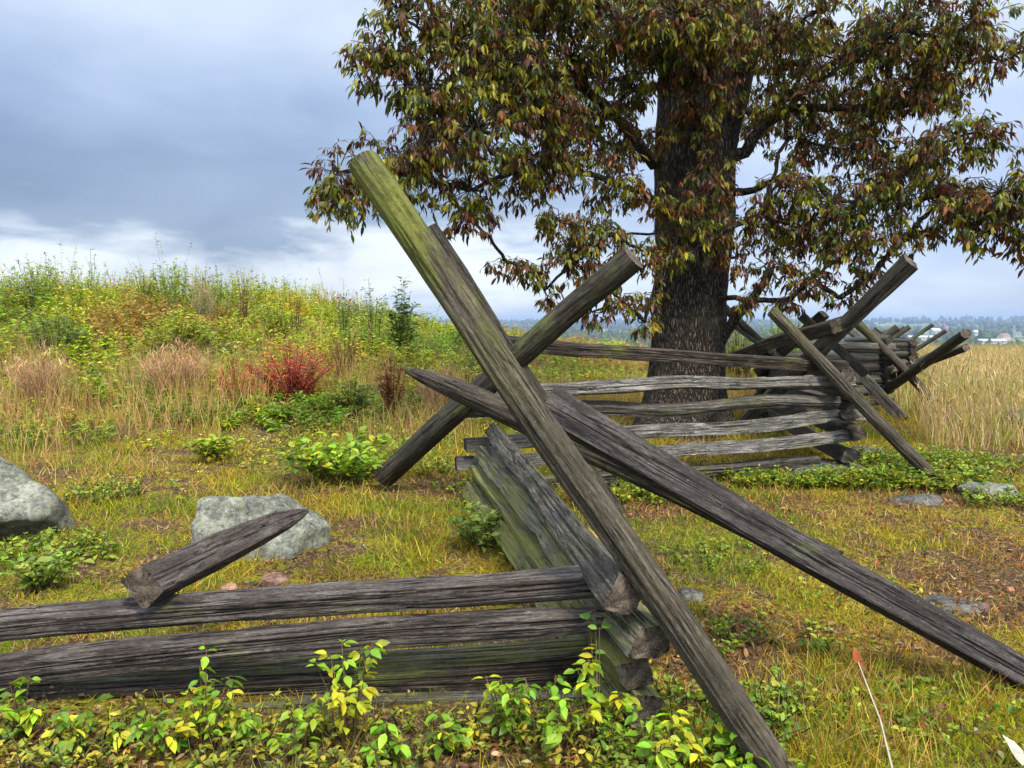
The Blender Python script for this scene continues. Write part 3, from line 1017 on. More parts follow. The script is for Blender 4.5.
# limbs: every leaf mass is joined to the nearest wood nearer the trunk
nodes = [(tp[i], None) for i in range(len(tp)) if 1.4 < zt[i]]
ntr = len(nodes)
order = sorted(range(len(clumps)), key=lambda i: math.hypot(clumps[i][0].x - tb.x, clumps[i][0].y - tb.y))
par = {}
for i in order:
    c = clumps[i][0]
    rc = math.hypot(c.x - tb.x, c.y - tb.y)
    best, bd = None, 1e9
    for j, (q, own) in enumerate(nodes):
        rq = math.hypot(q.x - tb.x, q.y - tb.y)
        if own is not None and rq > rc - 0.15:
            continue
        dd = (q - c).length
        dd *= 1.0 + (0.45 if own is None and abs(q.z - c.z) > rc else 0) + (0.35 if own is None else 0)
        dd += 0.8 * max(0, q.z - c.z - .25)
        if own is not None:
            da = abs((math.atan2(q.y - tb.y, q.x - tb.x) - math.atan2(c.y - tb.y, c.x - tb.x) + math.pi) % (2 * math.pi) - math.pi)
            dd += 1.5 * max(0, da - .5)
        if dd < bd:
            best, bd = j, dd
    nodes.append((c, i))
    par[len(nodes) - 1] = best
desc = {}
for n_i in sorted(par, reverse=True):
    desc[n_i] = desc.get(n_i, 1)
    pn = par[n_i]
    desc[pn] = desc.get(pn, 0) + desc[n_i]
kids = {}
for n_i, pn in par.items():
    kids.setdefault(pn, []).append(n_i)


def arc(a, b, sag, n=9, rs=None):
    out = []
    m = Vector((rs.uniform(-1, 1), rs.uniform(-1, 1), rs.uniform(-.3, 1))) * (b - a).length * sag
    for i in range(n):
        t = i / (n - 1)
        w_ = Vector((rs.uniform(-1, 1), rs.uniform(-1, 1), rs.uniform(-1, 1))) * 0.02 * (b - a).length * (0 < i < n - 1)
        out.append(a.lerp(b, t) + m * 4 * t * (1 - t) + w_)
    return out


limbs = {}
rs = random.Random(4)


def collect(n_i, lv, lf):
    q = nodes[n_i][0]
    pq = nodes[par[n_i]][0]
    r0 = 0.011 * math.sqrt(desc[n_i]) + 0.010
    r1 = 0.011 * math.sqrt(max(desc[n_i] - 1, .3)) + 0.006
    pts = arc(pq, q, 0.07, 9, rs)
    rad = [r0 + (r1 - r0) * i / 8 for i in range(9)]
    v, f = tube([p_ - tb for p_ in pts], rad, around=8, bark=0.004)
    n0 = len(lv)
    lv += v
    lf += [tuple(a + n0 for a in g) for g in f]
    for kd in kids.get(n_i, []):
        collect(kd, lv, lf)


for n_i, pn in par.items():
    if pn < ntr:
        lv, lf = [], []
        collect(n_i, lv, lf)
        obj('limb', pymesh('limb', lv, lf), M_BARK, tree)
# heavy limbs one can see
for pts, r0, r1 in (([P(712, 165, 9.3), P(728, 110, 9.1), P(742, 45, 9.0), P(752, -40, 9.0), P(775, -160, 9.0)], .24, .15),
                    ([P(722, 160, 9.2), P(745, 152, 9.0), P(760, 128, 8.9), P(790, 108, 8.8), P(850, 108, 8.5), P(905, 106, 8.2), P(950, 98, 8.0)], .085, .02),
                    ([P(725, 192, 9.2), P(748, 192, 9.0), P(775, 180, 8.8), P(810, 150, 8.6)], .055, .02),
                    ([P(718, 345, 9.2), P(735, 318, 9.0), P(752, 298, 8.9), P(764, 284, 8.8), P(772, 270, 8.7)], .075, .03),
                    ([P(655, 165, 9.2), P(618, 118, 8.8), P(580, 85, 8.5), P(540, 70, 8.0), P(480, 62, 7.5)], .075, .02),
                    ([P(655, 60, 9.2), P(620, 20, 8.9), P(570, -20, 8.6), P(500, -40, 8.0)], .10, .04)):
    sp = []
    for i in range(len(pts) - 1):
        for q in range(5):
            sp.append(pts[i].lerp(pts[i + 1], q / 5) + Vector((rs.uniform(-1, 1), rs.uniform(-1, 1), rs.uniform(-1, 1))) * 0.008)
    sp.append(pts[-1])
    tube_obj('limb', sp, [r0 + (r1 - r0) * i / (len(sp) - 1) for i in range(len(sp))], tree, around=14, bark=0.008, seed=2)

GREEN = np.array([[.12, .13, .010], [.075, .092, .012], [.20, .185, .011], [.046, .06, .012], [.26, .225, .012]])
RUST = np.array([[.105, .036, .010], [.070, .023, .009], [.15, .052, .010], [.044, .018, .009], [.15, .085, .012]])
twig, fol = Soup(), Soup()
for (c, r, rust) in clumps:
    big = c.z > EYE + 3.4
    n = max(5, int((36 if not big else 15) * (r / .42) ** 2))
    if big:
        n = min(n, 26)
    q = rng.normal(size=(n, 3))
    q = nrm(q) * (rng.random((n, 1)) ** 0.45) * r * np.array([1.08, 1.08, 0.92])
    tip = np.array(c) + q
    mid = np.array(c) + q * 0.5 + np.array([0, 0, .06 * r / .4]) + rng.normal(size=(n, 3)) * .03
    tcol = np.array([.045, .036, .028])
    twig.sticks(np.repeat(np.array(c)[None], n, 0), mid, .007, .005, tcol)
    twig.sticks(mid, tip, .005, .003, tcol)
    mcl = 5                                         # compound leaves on each twig
    root = np.repeat(tip, mcl, 0) - np.repeat(tip - mid, mcl, 0) * rng.random((n * mcl, 1)) * .7
    outd = nrm(np.repeat(tip - mid, mcl, 0)) * .6 + rng.normal(size=(n * mcl, 3)) * .8
    outd[:, 2] = outd[:, 2] * .5 - .25
    outd = nrm(outd)
    ln = rng.uniform(.07, .15, (n * mcl, 1))
    pend = root + outd * ln + np.array([0, 0, -.02])
    twig.sticks(root, pend, .002, .0015, np.array([.09, .075, .03]))
    # rustiness changes from spray to spray, with whole sprays turned
    spr = np.clip(rust - .06 + .55 * rng.normal(size=(n, 1)), 0, 1)
    isr = np.repeat(spr, mcl, 0) + .3 * rng.normal(size=(n * mcl, 1)) > .52
    lc = np.where(isr, pick(rng, RUST, n * mcl), pick(rng, GREEN, n * mcl))
    for s_ in range(5):
        a = (s_ - 2) * .55
        side = nrm(np.cross(outd, np.array([0, 0, 1.0])))
        dr = outd * math.cos(a) + side * math.sin(a)
        dr[:, 2] -= rng.uniform(.7, 2.3, n * mcl)
        dr = dr + rng.normal(size=dr.shape) * .45
        upv = nrm(np.array([0, 0, 1.0]) + rng.normal(size=dr.shape) * .6)
        l = rng.uniform(.058, .118, n * mcl) * (1.12 if s_ == 2 else .95)
        st_ = pend - outd * ln * (.3 * abs(s_ - 2) * rng.uniform(.3, 1.3, (n * mcl, 1)))
        fol.add(*LEAFLET, frames(dr, upv, l * rng.uniform(.24, .34, n * mcl), l), st_, jit(rng, lc, n * mcl, .22, .10))
o0 = tuple(tb)
obj('twigs', twig.mesh('twigs', o0), M_DRY, tree)
obj('foliage', fol.mesh('foliage', o0, True), M_TREELEAF, tree)

# ------------------------------------------------------------------ meadow: grass, brush, litter
def field(rng, N, d0, d1, a0=-44, a1=44):
    """places whose spacing widens with distance"""
    d = np.exp(rng.uniform(math.log(d0), math.log(d1), N))
    a = np.radians(rng.uniform(a0, a1, N))
    x, y = np.tan(a) * d, d
    return x, y


def col_px(x, y):
    return 512 + 740 * x / y


def blades(rng, x, y, hgt, wid, lean, col, sp):
    N = len(x)
    pos = np.stack([x, y, ground_z(x, y) - .005], 1)
    d = rng.normal(size=(N, 3)) * np.asarray(lean).reshape(-1, 1)
    d[:, 2] = 1
    upv = rng.normal(size=(N, 3))
    sp.add(*BLADE, frames(d, upv, wid, hgt), pos, col)


rng = np.random.default_rng(11)
# short turf
sp = Soup()
x, y = field(rng, 290000, 1.45, 13, -47, 53)
pn = vn1.f(x * 1.3 + 9, y * 1.3, 3)
pq = vn2.f(x * .55, y * .55 + 4, 3)
px_ = col_px(x, y)
pg = vn3.f(x * 3.1 + 7, y * 3.1, 2)
dry = np.clip((pn - .5) * 6 + (pg - .5) * 2.4 + .44 + .55 * ((px_ > 640) & (y > 2.95) & (y < 6.3)) - .3 * ((px_ > 620) & (y < 2.9)) + .02 * (px_ < 600), 0, 1)
keep = rng.random(len(x)) < np.clip(.55 + 1.5 * (.60 - dry), .22, 1) * np.where((y < 2.85) & (px_ < 655), .13, 1) + .3 * ((px_ > 640) & (y > 2.95) & (y < 6.3))
x, y, dry, px_, pq, pg = x[keep], y[keep], dry[keep], px_[keep], pq[keep], pg[keep]
N = len(x)
isd = rng.random(N) < dry * .85 + .08
gw = vn2.f(x * 1.1 + 31, y * 1.1, 3) + .25 * (rng.random(N) - .5)
cg = np.where((gw > .56)[:, None], pick(rng, [[.16, .22, .012], [.22, .27, .012], [.12, .17, .012]], N),
              np.where((gw > .43)[:, None], pick(rng, [[.26, .265, .010], [.33, .30, .012], [.20, .22, .012]], N), pick(rng, [[.36, .28, .014], [.27, .19, .014], [.42, .32, .03]], N)))
cd = pick(rng, [[.42, .25, .065], [.26, .13, .04], [.48, .33, .11], [.13, .065, .03], [.38, .16, .035]], N)
c = jit(rng, np.where(isd[:, None], cd, cg), N, .25, .08)
h = rng.uniform(.02, .058, N) * (1 + .5 * (y > 5)) * (1 + 1.0 * np.clip((y - 7) / 5, 0, 1)) * np.where(isd, .85, 1) * (0.7 + .8 * pq)
blades(rng, x, y, h * 1.25, np.clip(.0022 * y ** .6, .0022, .008), .75, c, sp)
tag(obj('short_grass', sp.mesh('short_grass'), M_GRASS), 'short yellow green and straw coloured turf over the ground', 'grass', kind='stuff')

# long fine grass in tufts through the turf
sp = Soup()
x, y = field(rng, 58000, 2.2, 14, -47, 53)
t_ = vn3.f(x * 1.8, y * 1.8 + 2, 3)
px_ = col_px(x, y)
keep = (t_ > .55) & ~((px_ < 655) & (y < 2.85)) & ~((px_ > 640) & (y > 3.0) & (y < 6.0) & (t_ < .62))
x, y, t_ = x[keep], y[keep], t_[keep]
N = len(x)
c = jit(rng, pick(rng, [[.28, .28, .014], [.40, .29, .04], [.18, .23, .014], [.48, .34, .10], [.36, .18, .045]], N), N, .25, .08)
h = rng.uniform(.06, .17, N) * (1 + 1.3 * np.clip((y - 5.5) / 6, 0, 1)) * np.clip((t_ - .5) * 9, .4, 1)
blades(rng, x, y, h, np.clip(.0024 * y ** .6, .0024, .009), .5, c, sp)
tag(obj('grass_tufts', sp.mesh('grass_tufts'), M_GRASS), 'longer grass tufts scattered through the turf', 'grass', kind='stuff')

# fallen leaves and dead bits
sp = Soup()
x, y = field(rng, 88000, 1.5, 9, -47, 53)
px_ = col_px(x, y)
w_ = np.clip((vn1.f(x * 1.3 + 9, y * 1.3, 3) - .5) * 5 + .18 + .5 * ((px_ > 640) & (y > 2.95) & (y < 6.3)) + .4 * ((y < 2.5) & (px_ < 640)) - .3 * ((px_ > 655) & (y < 2.95)) + .7 * ((y < 2.8) & (px_ < 655)), .03, 1)
keep = rng.random(len(x)) < w_ * .42
x, y = x[keep], y[keep]
N = len(x)
d = rng.normal(size=(N, 3))
d[:, 2] *= .35
up_ = rng.normal(size=(N, 3)) * .5 + np.array([0, 0, 1])
l = rng.uniform(.012, .042, N)
c = jit(rng, pick(rng, [[.20, .095, .035], [.11, .05, .028], [.30, .17, .07], [.38, .27, .14], [.26, .085, .03], [.06, .034, .022]], N, [.22, .24, .16, .10, .10, .18]), N, .25, .1)
sp.add(*LEAF, frames(d, up_, l * rng.uniform(.35, .6, N), l), np.stack([x, y, ground_z(x, y) + rng.uniform(.004, .03, N)], 1), c)
tag(obj('leaf_litter', sp.mesh('leaf_litter', smooth=True), M_LEAF), 'brown fallen leaves lying through the turf', 'leaf litter', kind='stuff')


def stems(rng, x, y, hgt, nleaf, llen, lwid, lcol, scol, sp, lean=.18, droop=.35, z0=None, start=.15, tpl=LEAFLET):
    """upright leafy stems"""
    N = len(x)
    b = np.stack([x, y, ground_z(x, y) if z0 is None else z0], 1)
    top = b + np.concatenate([rng.normal(size=(N, 2)) * lean * hgt[:, None], hgt[:, None]], 1)
    sp.sticks(b, top, .004, .002, scol)
    t = rng.uniform(start, 1, (N, nleaf))
    pos = b[:, None] + (top - b)[:, None] * t[..., None]
    a = rng.uniform(0, 2 * np.pi, (N, nleaf))
    d = np.stack([np.cos(a), np.sin(a), rng.uniform(-droop, .9 - droop * .5, (N, nleaf))], -1)
    l = llen * rng.uniform(.6, 1.25, (N, nleaf)) * (1.15 - .5 * t)
    up_ = np.zeros((N * nleaf, 3))
    up_[:, 2] = 1
    up_ += rng.normal(size=up_.shape) * .35
    c = np.repeat(lcol, nleaf, 0)
    sp.add(*tpl, frames(d.reshape(-1, 3), up_, (l * lwid).ravel(), l.ravel()), pos.reshape(-1, 3), jit(rng, c, N * nleaf, .22, .08))


# the brush on the rise to the left, thick to the skyline
sp = Soup()
N0 = 17000
x = rng.uniform(-17, 7.5, N0)
y = rng.uniform(7.8, 23, N0) 
edge = 9.1 + 1.4 * (vn2.f(x * .5, x * 0 + 3, 2) - .5) + .25 * np.clip(x + 2, 0, 9)
keep = (y > edge) & (x / y < .42) & (x / y > -.8) & ~((x > 1.0) & (y < 13))
keep &= ~((x > -1.2) & (rng.random(N0) < .35))
x, y, edge = x[keep], y[keep], edge[keep]
N = len(x)
pa, pb = vn1.f(x * .42, y * .42, 3), vn3.f(x * .55 + 4, y * .55, 3)
cols = np.array([[.30, .37, .012], [.19, .30, .014], [.45, .40, .014], [.10, .17, .016], [.33, .20, .03], [.48, .34, .10]])
ix = np.select([pa > .60, pa < .31, pb > .60, pb < .36], [1, 4, 2, 3], 0)
ix = np.where(rng.random(N) < .18, rng.integers(0, 6, N), ix)
lump = np.clip((vn2.f(x * .75, y * .75, 2) - .3) * 2.2, 0, 1)
hh = (.24 + .74 * np.clip((y - edge) / 6.5, 0, 1)) * (.45 + .85 * lump) * rng.uniform(.7, 1.1, N) * np.where(rng.random(N) < .03, 1.45, 1)
hh = hh * np.interp(x, [-9, -6, -3, 0, 2], [1.08, .85, .56, .45, .4])
stems(rng, x, y, hh, 18, .125, .36, cols[ix], jit(rng, [.16, .13, .04], N), sp, droop=.15, start=.35)
x = rng.uniform(-9, 1.2, 5200)
y = rng.uniform(5.6, 9.8, 5200)
kp = (vn3.f(x * 1.3, y * 1.3, 3) > .5) & (x / y < .08) & (rng.random(5200) < (y - 4.8) / 5)
x, y = x[kp], y[kp]
N = len(x)
stems(rng, x, y, rng.uniform(.06, .22, N) * (y / 8) ** 1.5, 10, .055, .4, cols[rng.choice(6, N, p=[.3, .22, .22, .06, .12, .08])], jit(rng, [.16, .13, .04], N), sp, droop=.2, start=.3, lean=.4)
tag(obj('meadow_brush', sp.mesh('meadow_brush', smooth=True), M_LEAF), 'tangled goldenrod and weeds covering the rise at the left', 'brush', kind='stuff')

# straw grasses before and in the brush
sp = Soup()
x = rng.uniform(-14, 8, 120000)
y = rng.uniform(6.0, 20, 120000)
pz = vn1.f(x * .8 + 40, y * .8, 3)
keep = (x / y < .45) & (x / y > -.8) & (pz > .47) & (rng.random(len(x)) < np.exp(-np.abs(y - 10.0) / 3.6)) & ~((x > .2) & (y < 10))
x, y, pz = x[keep], y[keep], pz[keep]
N = len(x)
c = jit(rng, pick(rng, [[.46, .33, .13], [.42, .25, .12], [.40, .19, .10], [.38, .32, .07], [.26, .25, .03]], N), N, .2, .07)
h = rng.uniform(.25, .9, N) * np.clip((y - 5.6) / 3.8, .2, 1) * np.clip((pz - .42) * 7, .4, 1.0)
blades(rng, x, y, h, .007, .22, c, sp)
tag(obj('straw_grass', sp.mesh('straw_grass'), M_GRASS), 'dry straw grass standing along the foot of the brush', 'grass', kind='stuff')

# golden grass beyond the fence on the right
sp = Soup()
x = rng.uniform(2.5, 34, 150000)
y = 6.6 + 33 * rng.random(150000) ** 1.7
fx = np.interp(y, [6.8, 8, 10.2, 12.4, 15.6, 17.7, 21, 34, 45], [4.1, 4.6, 5.6, 6.9, 8.4, 10.0, 11.6, 18.6, 24])
keep = (x > fx - 2.4 * rng.random(len(x)) ** 3 * (y > 12)) & (x / y < .86) & (y > 7.2 + 1.2 * vn2.f(x, y, 2) - .08 * (x - 4))
x, y = x[keep], y[keep]
N = len(x)
pz = vn1.f(x * .7, y * .7, 3)
c = pick(rng, [[.54, .41, .17], [.46, .35, .12], [.56, .35, .22], [.36, .33, .06], [.60, .49, .30], [.52, .31, .20]], N)
c = np.where((pz > .52)[:, None] & (rng.random((N, 1)) < .55), np.array([.26, .27, .05]), c)
c = jit(rng, c, N, .2, .07)
h = rng.uniform(.3, .82, N) * np.clip((y - 5.9) / 4.2, .3, 1) * (.75 + .5 * pz)
blades(rng, x, y, h, np.clip(.0011 * y, .007, .03), .17, c, sp)
hx = rng.random(N) < .22
hp = np.stack([x, y, ground_z(x, y) + h * .92], 1)[hx]
n_ = len(hp)
d = rng.normal(size=(n_, 3)) * .35 + np.array([0, 0, 1])
sp.add(*LEAFLET, frames(d, rng.normal(size=(n_, 3)), np.full(n_, .022), rng.uniform(.08, .16, n_)), hp, jit(rng, [.42, .30, .15], n_, .2, .08))
tag(obj('golden_grass', sp.mesh('golden_grass'), M_GRASS), 'tall golden grass field right of the fence', 'grass', kind='stuff')

# low green weeds: strip under the third crossing, below the middle panel, along the foreground rails
sp = Soup()
def patch(cx, cy_, rx, ry, n, hmin, hmax, ll, cols, wid=.55, nl=6):
    a, r = rng.uniform(0, 2 * np.pi, n), np.sqrt(rng.random(n))
    x, y = cx + np.cos(a) * r * rx, cy_ + np.sin(a) * r * ry
    stems(rng, x, y, rng.uniform(hmin, hmax, n), nl, ll, wid, pick(rng, cols, n), jit(rng, [.10, .10, .03], n), sp, lean=.5, droop=.15, tpl=LEAF, start=.35)


BG = [[.16, .25, .016], [.22, .29, .018], [.11, .19, .018], [.30, .29, .02]]
for (px, py, rx, ry, n, h0, h1, ll) in ((800, 487, .55, .16, 200, .05, .16, .06), (870, 487, .5, .22, 240, .06, .18, .06), (940, 488, .55, .25, 240, .06, .18, .06), (900, 468, .5, .35, 220, .08, .2, .06),
                                        (1010, 505, .4, .2, 90, .05, .12, .05), (960, 470, .5, .35, 160, .06, .2, .06), (650, 500, .5, .3, 150, .05, .16, .055), (720, 480, .5, .2, 100, .05, .16, .055), (500, 520, .22, .25, 130, .05, .15, .05),
                                        (525, 560, .12, .2, 60, .05, .12, .045), (60, 560, .35, .25, 90, .05, .16, .055), (100, 500, .3, .3, 70, .05, .16, .05), (250, 545, .3, .1, 60, .05, .12, .045),
                                        (780, 640, .3, .3, 40, .02, .06, .04), (870, 600, .4, .3, 30, .02, .05, .04), (720, 560, .3, .3, 40, .03, .07, .04), (820, 720, .4, .25, 60, .02, .06, .035),
                                        (960, 720, .4, .3, 50, .02, .06, .035), (700, 640, .2, .3, 45, .03, .07, .035), (430, 470, .3, .4, 60, .05, .15, .055), (180, 420, .8, .5, 90, .1, .22, .07), (60, 440, .7, .6, 90, .1, .22, .07), (400, 440, .4, .5, 60, .06, .18, .06)):
    q = G(px, py)
    patch(q.x, q.y, rx, ry, n, h0, h1, ll, BG)
# soft growth under the foreground rails and along the bottom edge
for i in range(40):
    q = G(rng.uniform(-60, 660), rng.uniform(725, 800))
    patch(q.x, q.y, .12, .08, 9, .03, .12, .036, [[.20, .24, .018], [.30, .28, .02], [.13, .18, .018], [.38, .30, .03]], .5, 5)
for i in range(16):
    q = G(rng.uniform(620, 800), rng.uniform(705, 790))
    patch(q.x, q.y, .12, .10, 20, .04, .13, .038, BG, .55, 5)
tag(obj('low_weeds', sp.mesh('low_weeds', smooth=True), M_LEAF), 'small leafy weeds and ground cover round the fence', 'weeds', kind='stuff')

# ------------------------------------------------------------------ plants one can point to
def plant(name, label, cat, base, hgt, rad, nst, nl, ll, wid, cols, scol=(.12, .11, .04), droop=.25, seed=0, group=None, tpl=LEAFLET, start=.2, lean=None):
    rg = np.random.default_rng(seed)
    root = empty(name, base, label, cat, group)
    st, lv = Soup(), Soup()
    N = nst
    a, r = rg.uniform(0, 2 * np.pi, N), rad * np.sqrt(rg.random(N))
    b = np.stack([base.x + np.cos(a) * r * .35, base.y + np.sin(a) * r * .35, np.full(N, base.z)], 1)
    b[:, 2] = np.minimum(b[:, 2], ground_z(b[:, 0], b[:, 1]))
    hh_ = hgt * rg.uniform(.6, 1.05, N) * (1 - .35 * (r / max(rad, 1e-6)) ** 2)
    top = np.stack([base.x + np.cos(a) * r, base.y + np.sin(a) * r, base.z + hh_], 1)
    mid = (b + top) / 2 + np.stack([-np.cos(a) * r * .12, -np.sin(a) * r * .12, hh_ * .08], 1)
    sc_ = jit(rg, scol, N, .15, .05)
    w0 = .0035 if hgt < .5 else .008
    st.sticks(b, mid, w0, w0 * .8, sc_)
    st.sticks(mid, top, w0 * .8, w0 * .4, sc_)
    t = rg.uniform(start, 1.02, (N, nl))[..., None]
    t[:, :2] = rg.uniform(.96, 1.0, (N, 2, 1)) if nl > 2 else t[:, :2]
    pos = np.where(t < .5, b[:, None] + (mid - b)[:, None] * t * 2, mid[:, None] + (top - mid)[:, None] * (t - .5) * 2)
    a2 = rg.uniform(0, 2 * np.pi, (N, nl))
    d = np.stack([np.cos(a2), np.sin(a2), rg.uniform(-droop, 1 - droop * 1.2, (N, nl))], -1).reshape(-1, 3)
    l = (ll * rg.uniform(.6, 1.2, (N, nl))).ravel()
    up_ = np.array([0, 0, 1.0]) + rg.normal(size=d.shape) * .35
    c = jit(rg, np.repeat(pick(rg, cols, N), nl, 0), N * nl, .22, .08)
    off = nrm(d) * (l * .25)[:, None]
    st.sticks(pos.reshape(-1, 3), pos.reshape(-1, 3) + off, .0015, .001, np.repeat(sc_, nl, 0))
    lv.add(*tpl, frames(d, up_, l * wid, l), pos.reshape(-1, 3) + off, c)
    obj('stems', st.mesh('stems', tuple(base)), M_DRY, root)
    obj('leaves', lv.mesh('leaves', tuple(base), True), M_LEAF, root)
    return root


def at(px, d):
    q = P(px, 400, d)
    return Vector((q.x, q.y, gz(q.x, q.y)))


RED = [[.46, .040, .028], [.36, .026, .024], [.52, .08, .05], [.22, .025, .02]]
BRN = [[.15, .062, .030], [.11, .048, .028], [.19, .085, .04]]
YG = [[.25, .30, .018], [.19, .26, .018], [.33, .31, .02]]
DG = [[.085, .15, .02], [.11, .17, .022], [.06, .11, .02]]
plant('red_shrub', 'bright crimson leaved shrub in the middle of the brush at the left', 'shrub', at(292, 10.4), .86, .66, 68, 22, .085, .30, RED + [[.34, .10, .04]], (.16, .05, .03), seed=1)
plant('red_shrub', 'smaller crimson plant just left of the bright crimson shrub', 'shrub', at(237, 9.8), .72, .32, 24, 16, .08, .28, RED + [[.34, .10, .04]], (.16, .05, .03), seed=2)
plant('rust_weed', 'tall rust brown seeded weed left of the pointed rail tip', 'weed', at(391, 9.4), .92, .2, 26, 36, .06, .5, [[.40, .16, .055], [.30, .11, .04], [.46, .22, .08]], (.12, .06, .03), seed=3)
plant('rust_weed', 'brown faded weed in the brush right of the crimson shrub', 'weed', at(345, 12.2), .95, .3, 22, 20, .06, .4, BRN, (.12, .06, .03), seed=4)
plant('skyline_weed', 'dark leafy weed standing on the skyline nearest to the long stake', 'weed', at(403, 14.5), 1.6, .26, 20, 34, .15, .32, DG, seed=5)
plant('skyline_weed', 'open branched weed on the skyline beside the dark leafy one', 'weed', at(374, 14.8), 1.6, .28, 14, 24, .10, .28, DG, seed=6)
plant('skyline_weed', 'small nodding weed on the skyline above the brown faded weed', 'weed', at(345, 15), 1.45, .25, 12, 20, .10, .28, DG, seed=7)
plant('skyline_weed', 'spindly twiggy weed rising highest on the skyline at the left', 'weed', at(97, 17), 1.75, .22, 9, 14, .085, .22, DG, (.06, .05, .04), seed=8)
plant('skyline_weed', 'leafy bush mound on the skyline near the left edge', 'shrub', at(42, 16), 1.45, .55, 40, 24, .10, .3, YG, seed=9)
plant('skyline_weed', 'upright green shrub on the skyline with a brown twig beside it', 'shrub', at(148, 16.5), 1.2, .3, 24, 22, .10, .3, YG, seed=10)
plant('skyline_weed', 'reddish brown spike weed on the skyline above the crimson shrub', 'weed', at(297, 14), 1.4, .14, 9, 26, .06, .4, BRN, (.1, .05, .03), seed=11)
plant('skyline_weed', 'purplish twiggy weed on the skyline left of the green mound', 'weed', at(246, 15), 1.4, .16, 8, 18, .07, .35, BRN, (.1, .05, .03), seed=12)
plant('green_shrub', 'bright green mound on the skyline between two brown weeds', 'shrub', at(278, 14.3), .98, .42, 40, 26, .10, .3, YG, seed=13)
plant('green_shrub', 'leafy green bush right of the crimson shrub', 'shrub', at(352, 9.8), .52, .32, 34, 22, .085, .3, DG + YG, seed=14)
plant('dry_tuft', 'dry feathery grass tuft on the skyline right of the twiggy weeds', 'grass tuft', at(208, 15.5), 1.15, .35, 60, 5, .22, .035, [[.32, .27, .14], [.24, .2, .1]], (.3, .25, .12), droop=-.6, seed=15)
PK = [[.50, .27, .17], [.42, .20, .13], [.54, .36, .20]]
plant('dry_tuft', 'pinkish tan dry grass clump standing left of the smaller crimson plant', 'grass tuft', at(178, 10.0), .85, .46, 150, 6, .16, .06, PK, (.42, .26, .15), droop=-.5, seed=31)
plant('dry_tuft', 'tan dry grass clump between the rust brown weed and the algae covered stake', 'grass tuft', at(440, 9.8), .62, .42, 120, 6, .15, .06, PK, (.42, .26, .15), droop=-.5, seed=32)
plant('dry_tuft', 'pale reddish grass clump behind the yellow orange plant at the far left', 'grass tuft', at(40, 9.6), .70, .40, 110, 6, .15, .06, PK, (.42, .26, .15), droop=-.5, seed=33)
plant('green_shrub', 'dark green leafy bush on the slope above the pale reddish grass clump', 'shrub', at(60, 12.0), .85, .5, 44, 24, .10, .34, DG, seed=34)
plant('green_shrub', 'vivid yellow green bush on the slope above the pinkish tan clump', 'shrub', at(180, 12.6), .95, .6, 60, 24, .11, .36, YG, seed=35)
plant('orange_weed', 'yellow orange plant standing alone left of the crimson plants', 'weed', at(66, 8.2), .34, .09, 12, 12, .07, .3, [[.42, .24, .03], [.36, .17, .03]], (.25, .12, .03), seed=16)
plant('broad_weed', 'big leafy green weed clump left of the foot of the dark round stake', 'weed', G(345, 482), .42, .58, 64, 12, .095, .52, [[.18, .30, .016], [.26, .37, .018], [.13, .23, .016], [.36, .38, .02]], seed=17, tpl=LEAF)
plant('broad_weed', 'light green weed clump in the grass up from the speckled boulder', 'weed', G(215, 462), .26, .26, 26, 9, .085, .55, [[.24, .33, .018], [.30, .34, .02]], seed=18, tpl=LEAF)
plant('broad_weed', 'bright weed clump beside the large pale boulder', 'weed', G(45, 590), .22, .18, 24, 9, .06, .5, [[.17, .25, .03], [.22, .27, .03]], seed=19, tpl=LEAF)
plant('broad_weed', 'green weed clump at the back corner left of the mossy rails', 'weed', G(478, 548), .26, .20, 26, 9, .06, .5, [[.14, .22, .03], [.2, .26, .03]], seed=20, tpl=LEAF)
plant('bright_bush', 'round yellow green bush seen past the fence right of the trunk', 'shrub', at(782, 15), 1.75, .62, 110, 30, .08, .4, [[.25, .33, .03], [.2, .3, .03], [.3, .36, .04]], seed=21)
plant('bright_bush', 'lower yellow bush between the trunk and the round green one', 'shrub', at(738, 13.5), 1.42, .45, 80, 26, .08, .4, [[.33, .33, .03], [.28, .31, .03]], seed=22)

# vines and seedlings in front of the foreground rails
VL = [(22, 722, .24, .10, 'vine clump with round leaves at the bottom left corner of the rails'),
      (72, 715, .20, .10, 'vine with one large heart shaped leaf under the left part of the bowed rail'),
      (128, 730, .14, .09, 'low yellowing seedling between the left vines'),
      (168, 722, .22, .10, 'vine sprig with upright leaves under the broken rail piece'),
      (206, 725, .22, .11, 'bushy vine below the bowed rail, just right of the broken piece'),
      (252, 735, .15, .09, 'seedling with two bright yellow leaves under the bowed rail'),
      (298, 728, .24, .10, 'vine with drooping leaves hanging before the brown rail'),
      (348, 735, .27, .13, 'thick fountain of long vine leaves under the rails'),
      (392, 745, .16, .09, 'loose vine right of the fountain shaped clump'),
      (455, 745, .15, .10, 'small vine before the bare stretch of soil'),
      (505, 740, .18, .11, 'vine climbing the dark rail left of the near corner'),
      (552, 735, .23, .14, 'largest vine clump, left of the mossy corner slab'),
      (596, 730, .22, .12, 'vine clump right against the mossy corner slab'),
      (655, 770, .17, .12, 'leafy clump at the foot of the mossy slab'),
      (705, 765, .17, .12, 'leafy clump left of the foot of the long stake'),
      (745, 790, .12, .10, 'low clump touching the foot of the long stake')]
for i, (px, py, hg, rd, lb) in enumerate(VL):
    q = G(px, max(py - 4, 738) + (i * 37 % 23))
    plant('vine', lb, 'vine', q, hg * (.95 if rd < .11 else 1.45), rd * .95, 7 if rd < .11 else 11, 10, .046, .54, [[.16, .29, .014], [.22, .35, .016], [.11, .21, .014], [.40, .40, .016]], (.14, .09, .04), droop=.75, seed=40 + i, group='vines along the foreground rails', tpl=LEAF, start=.25)
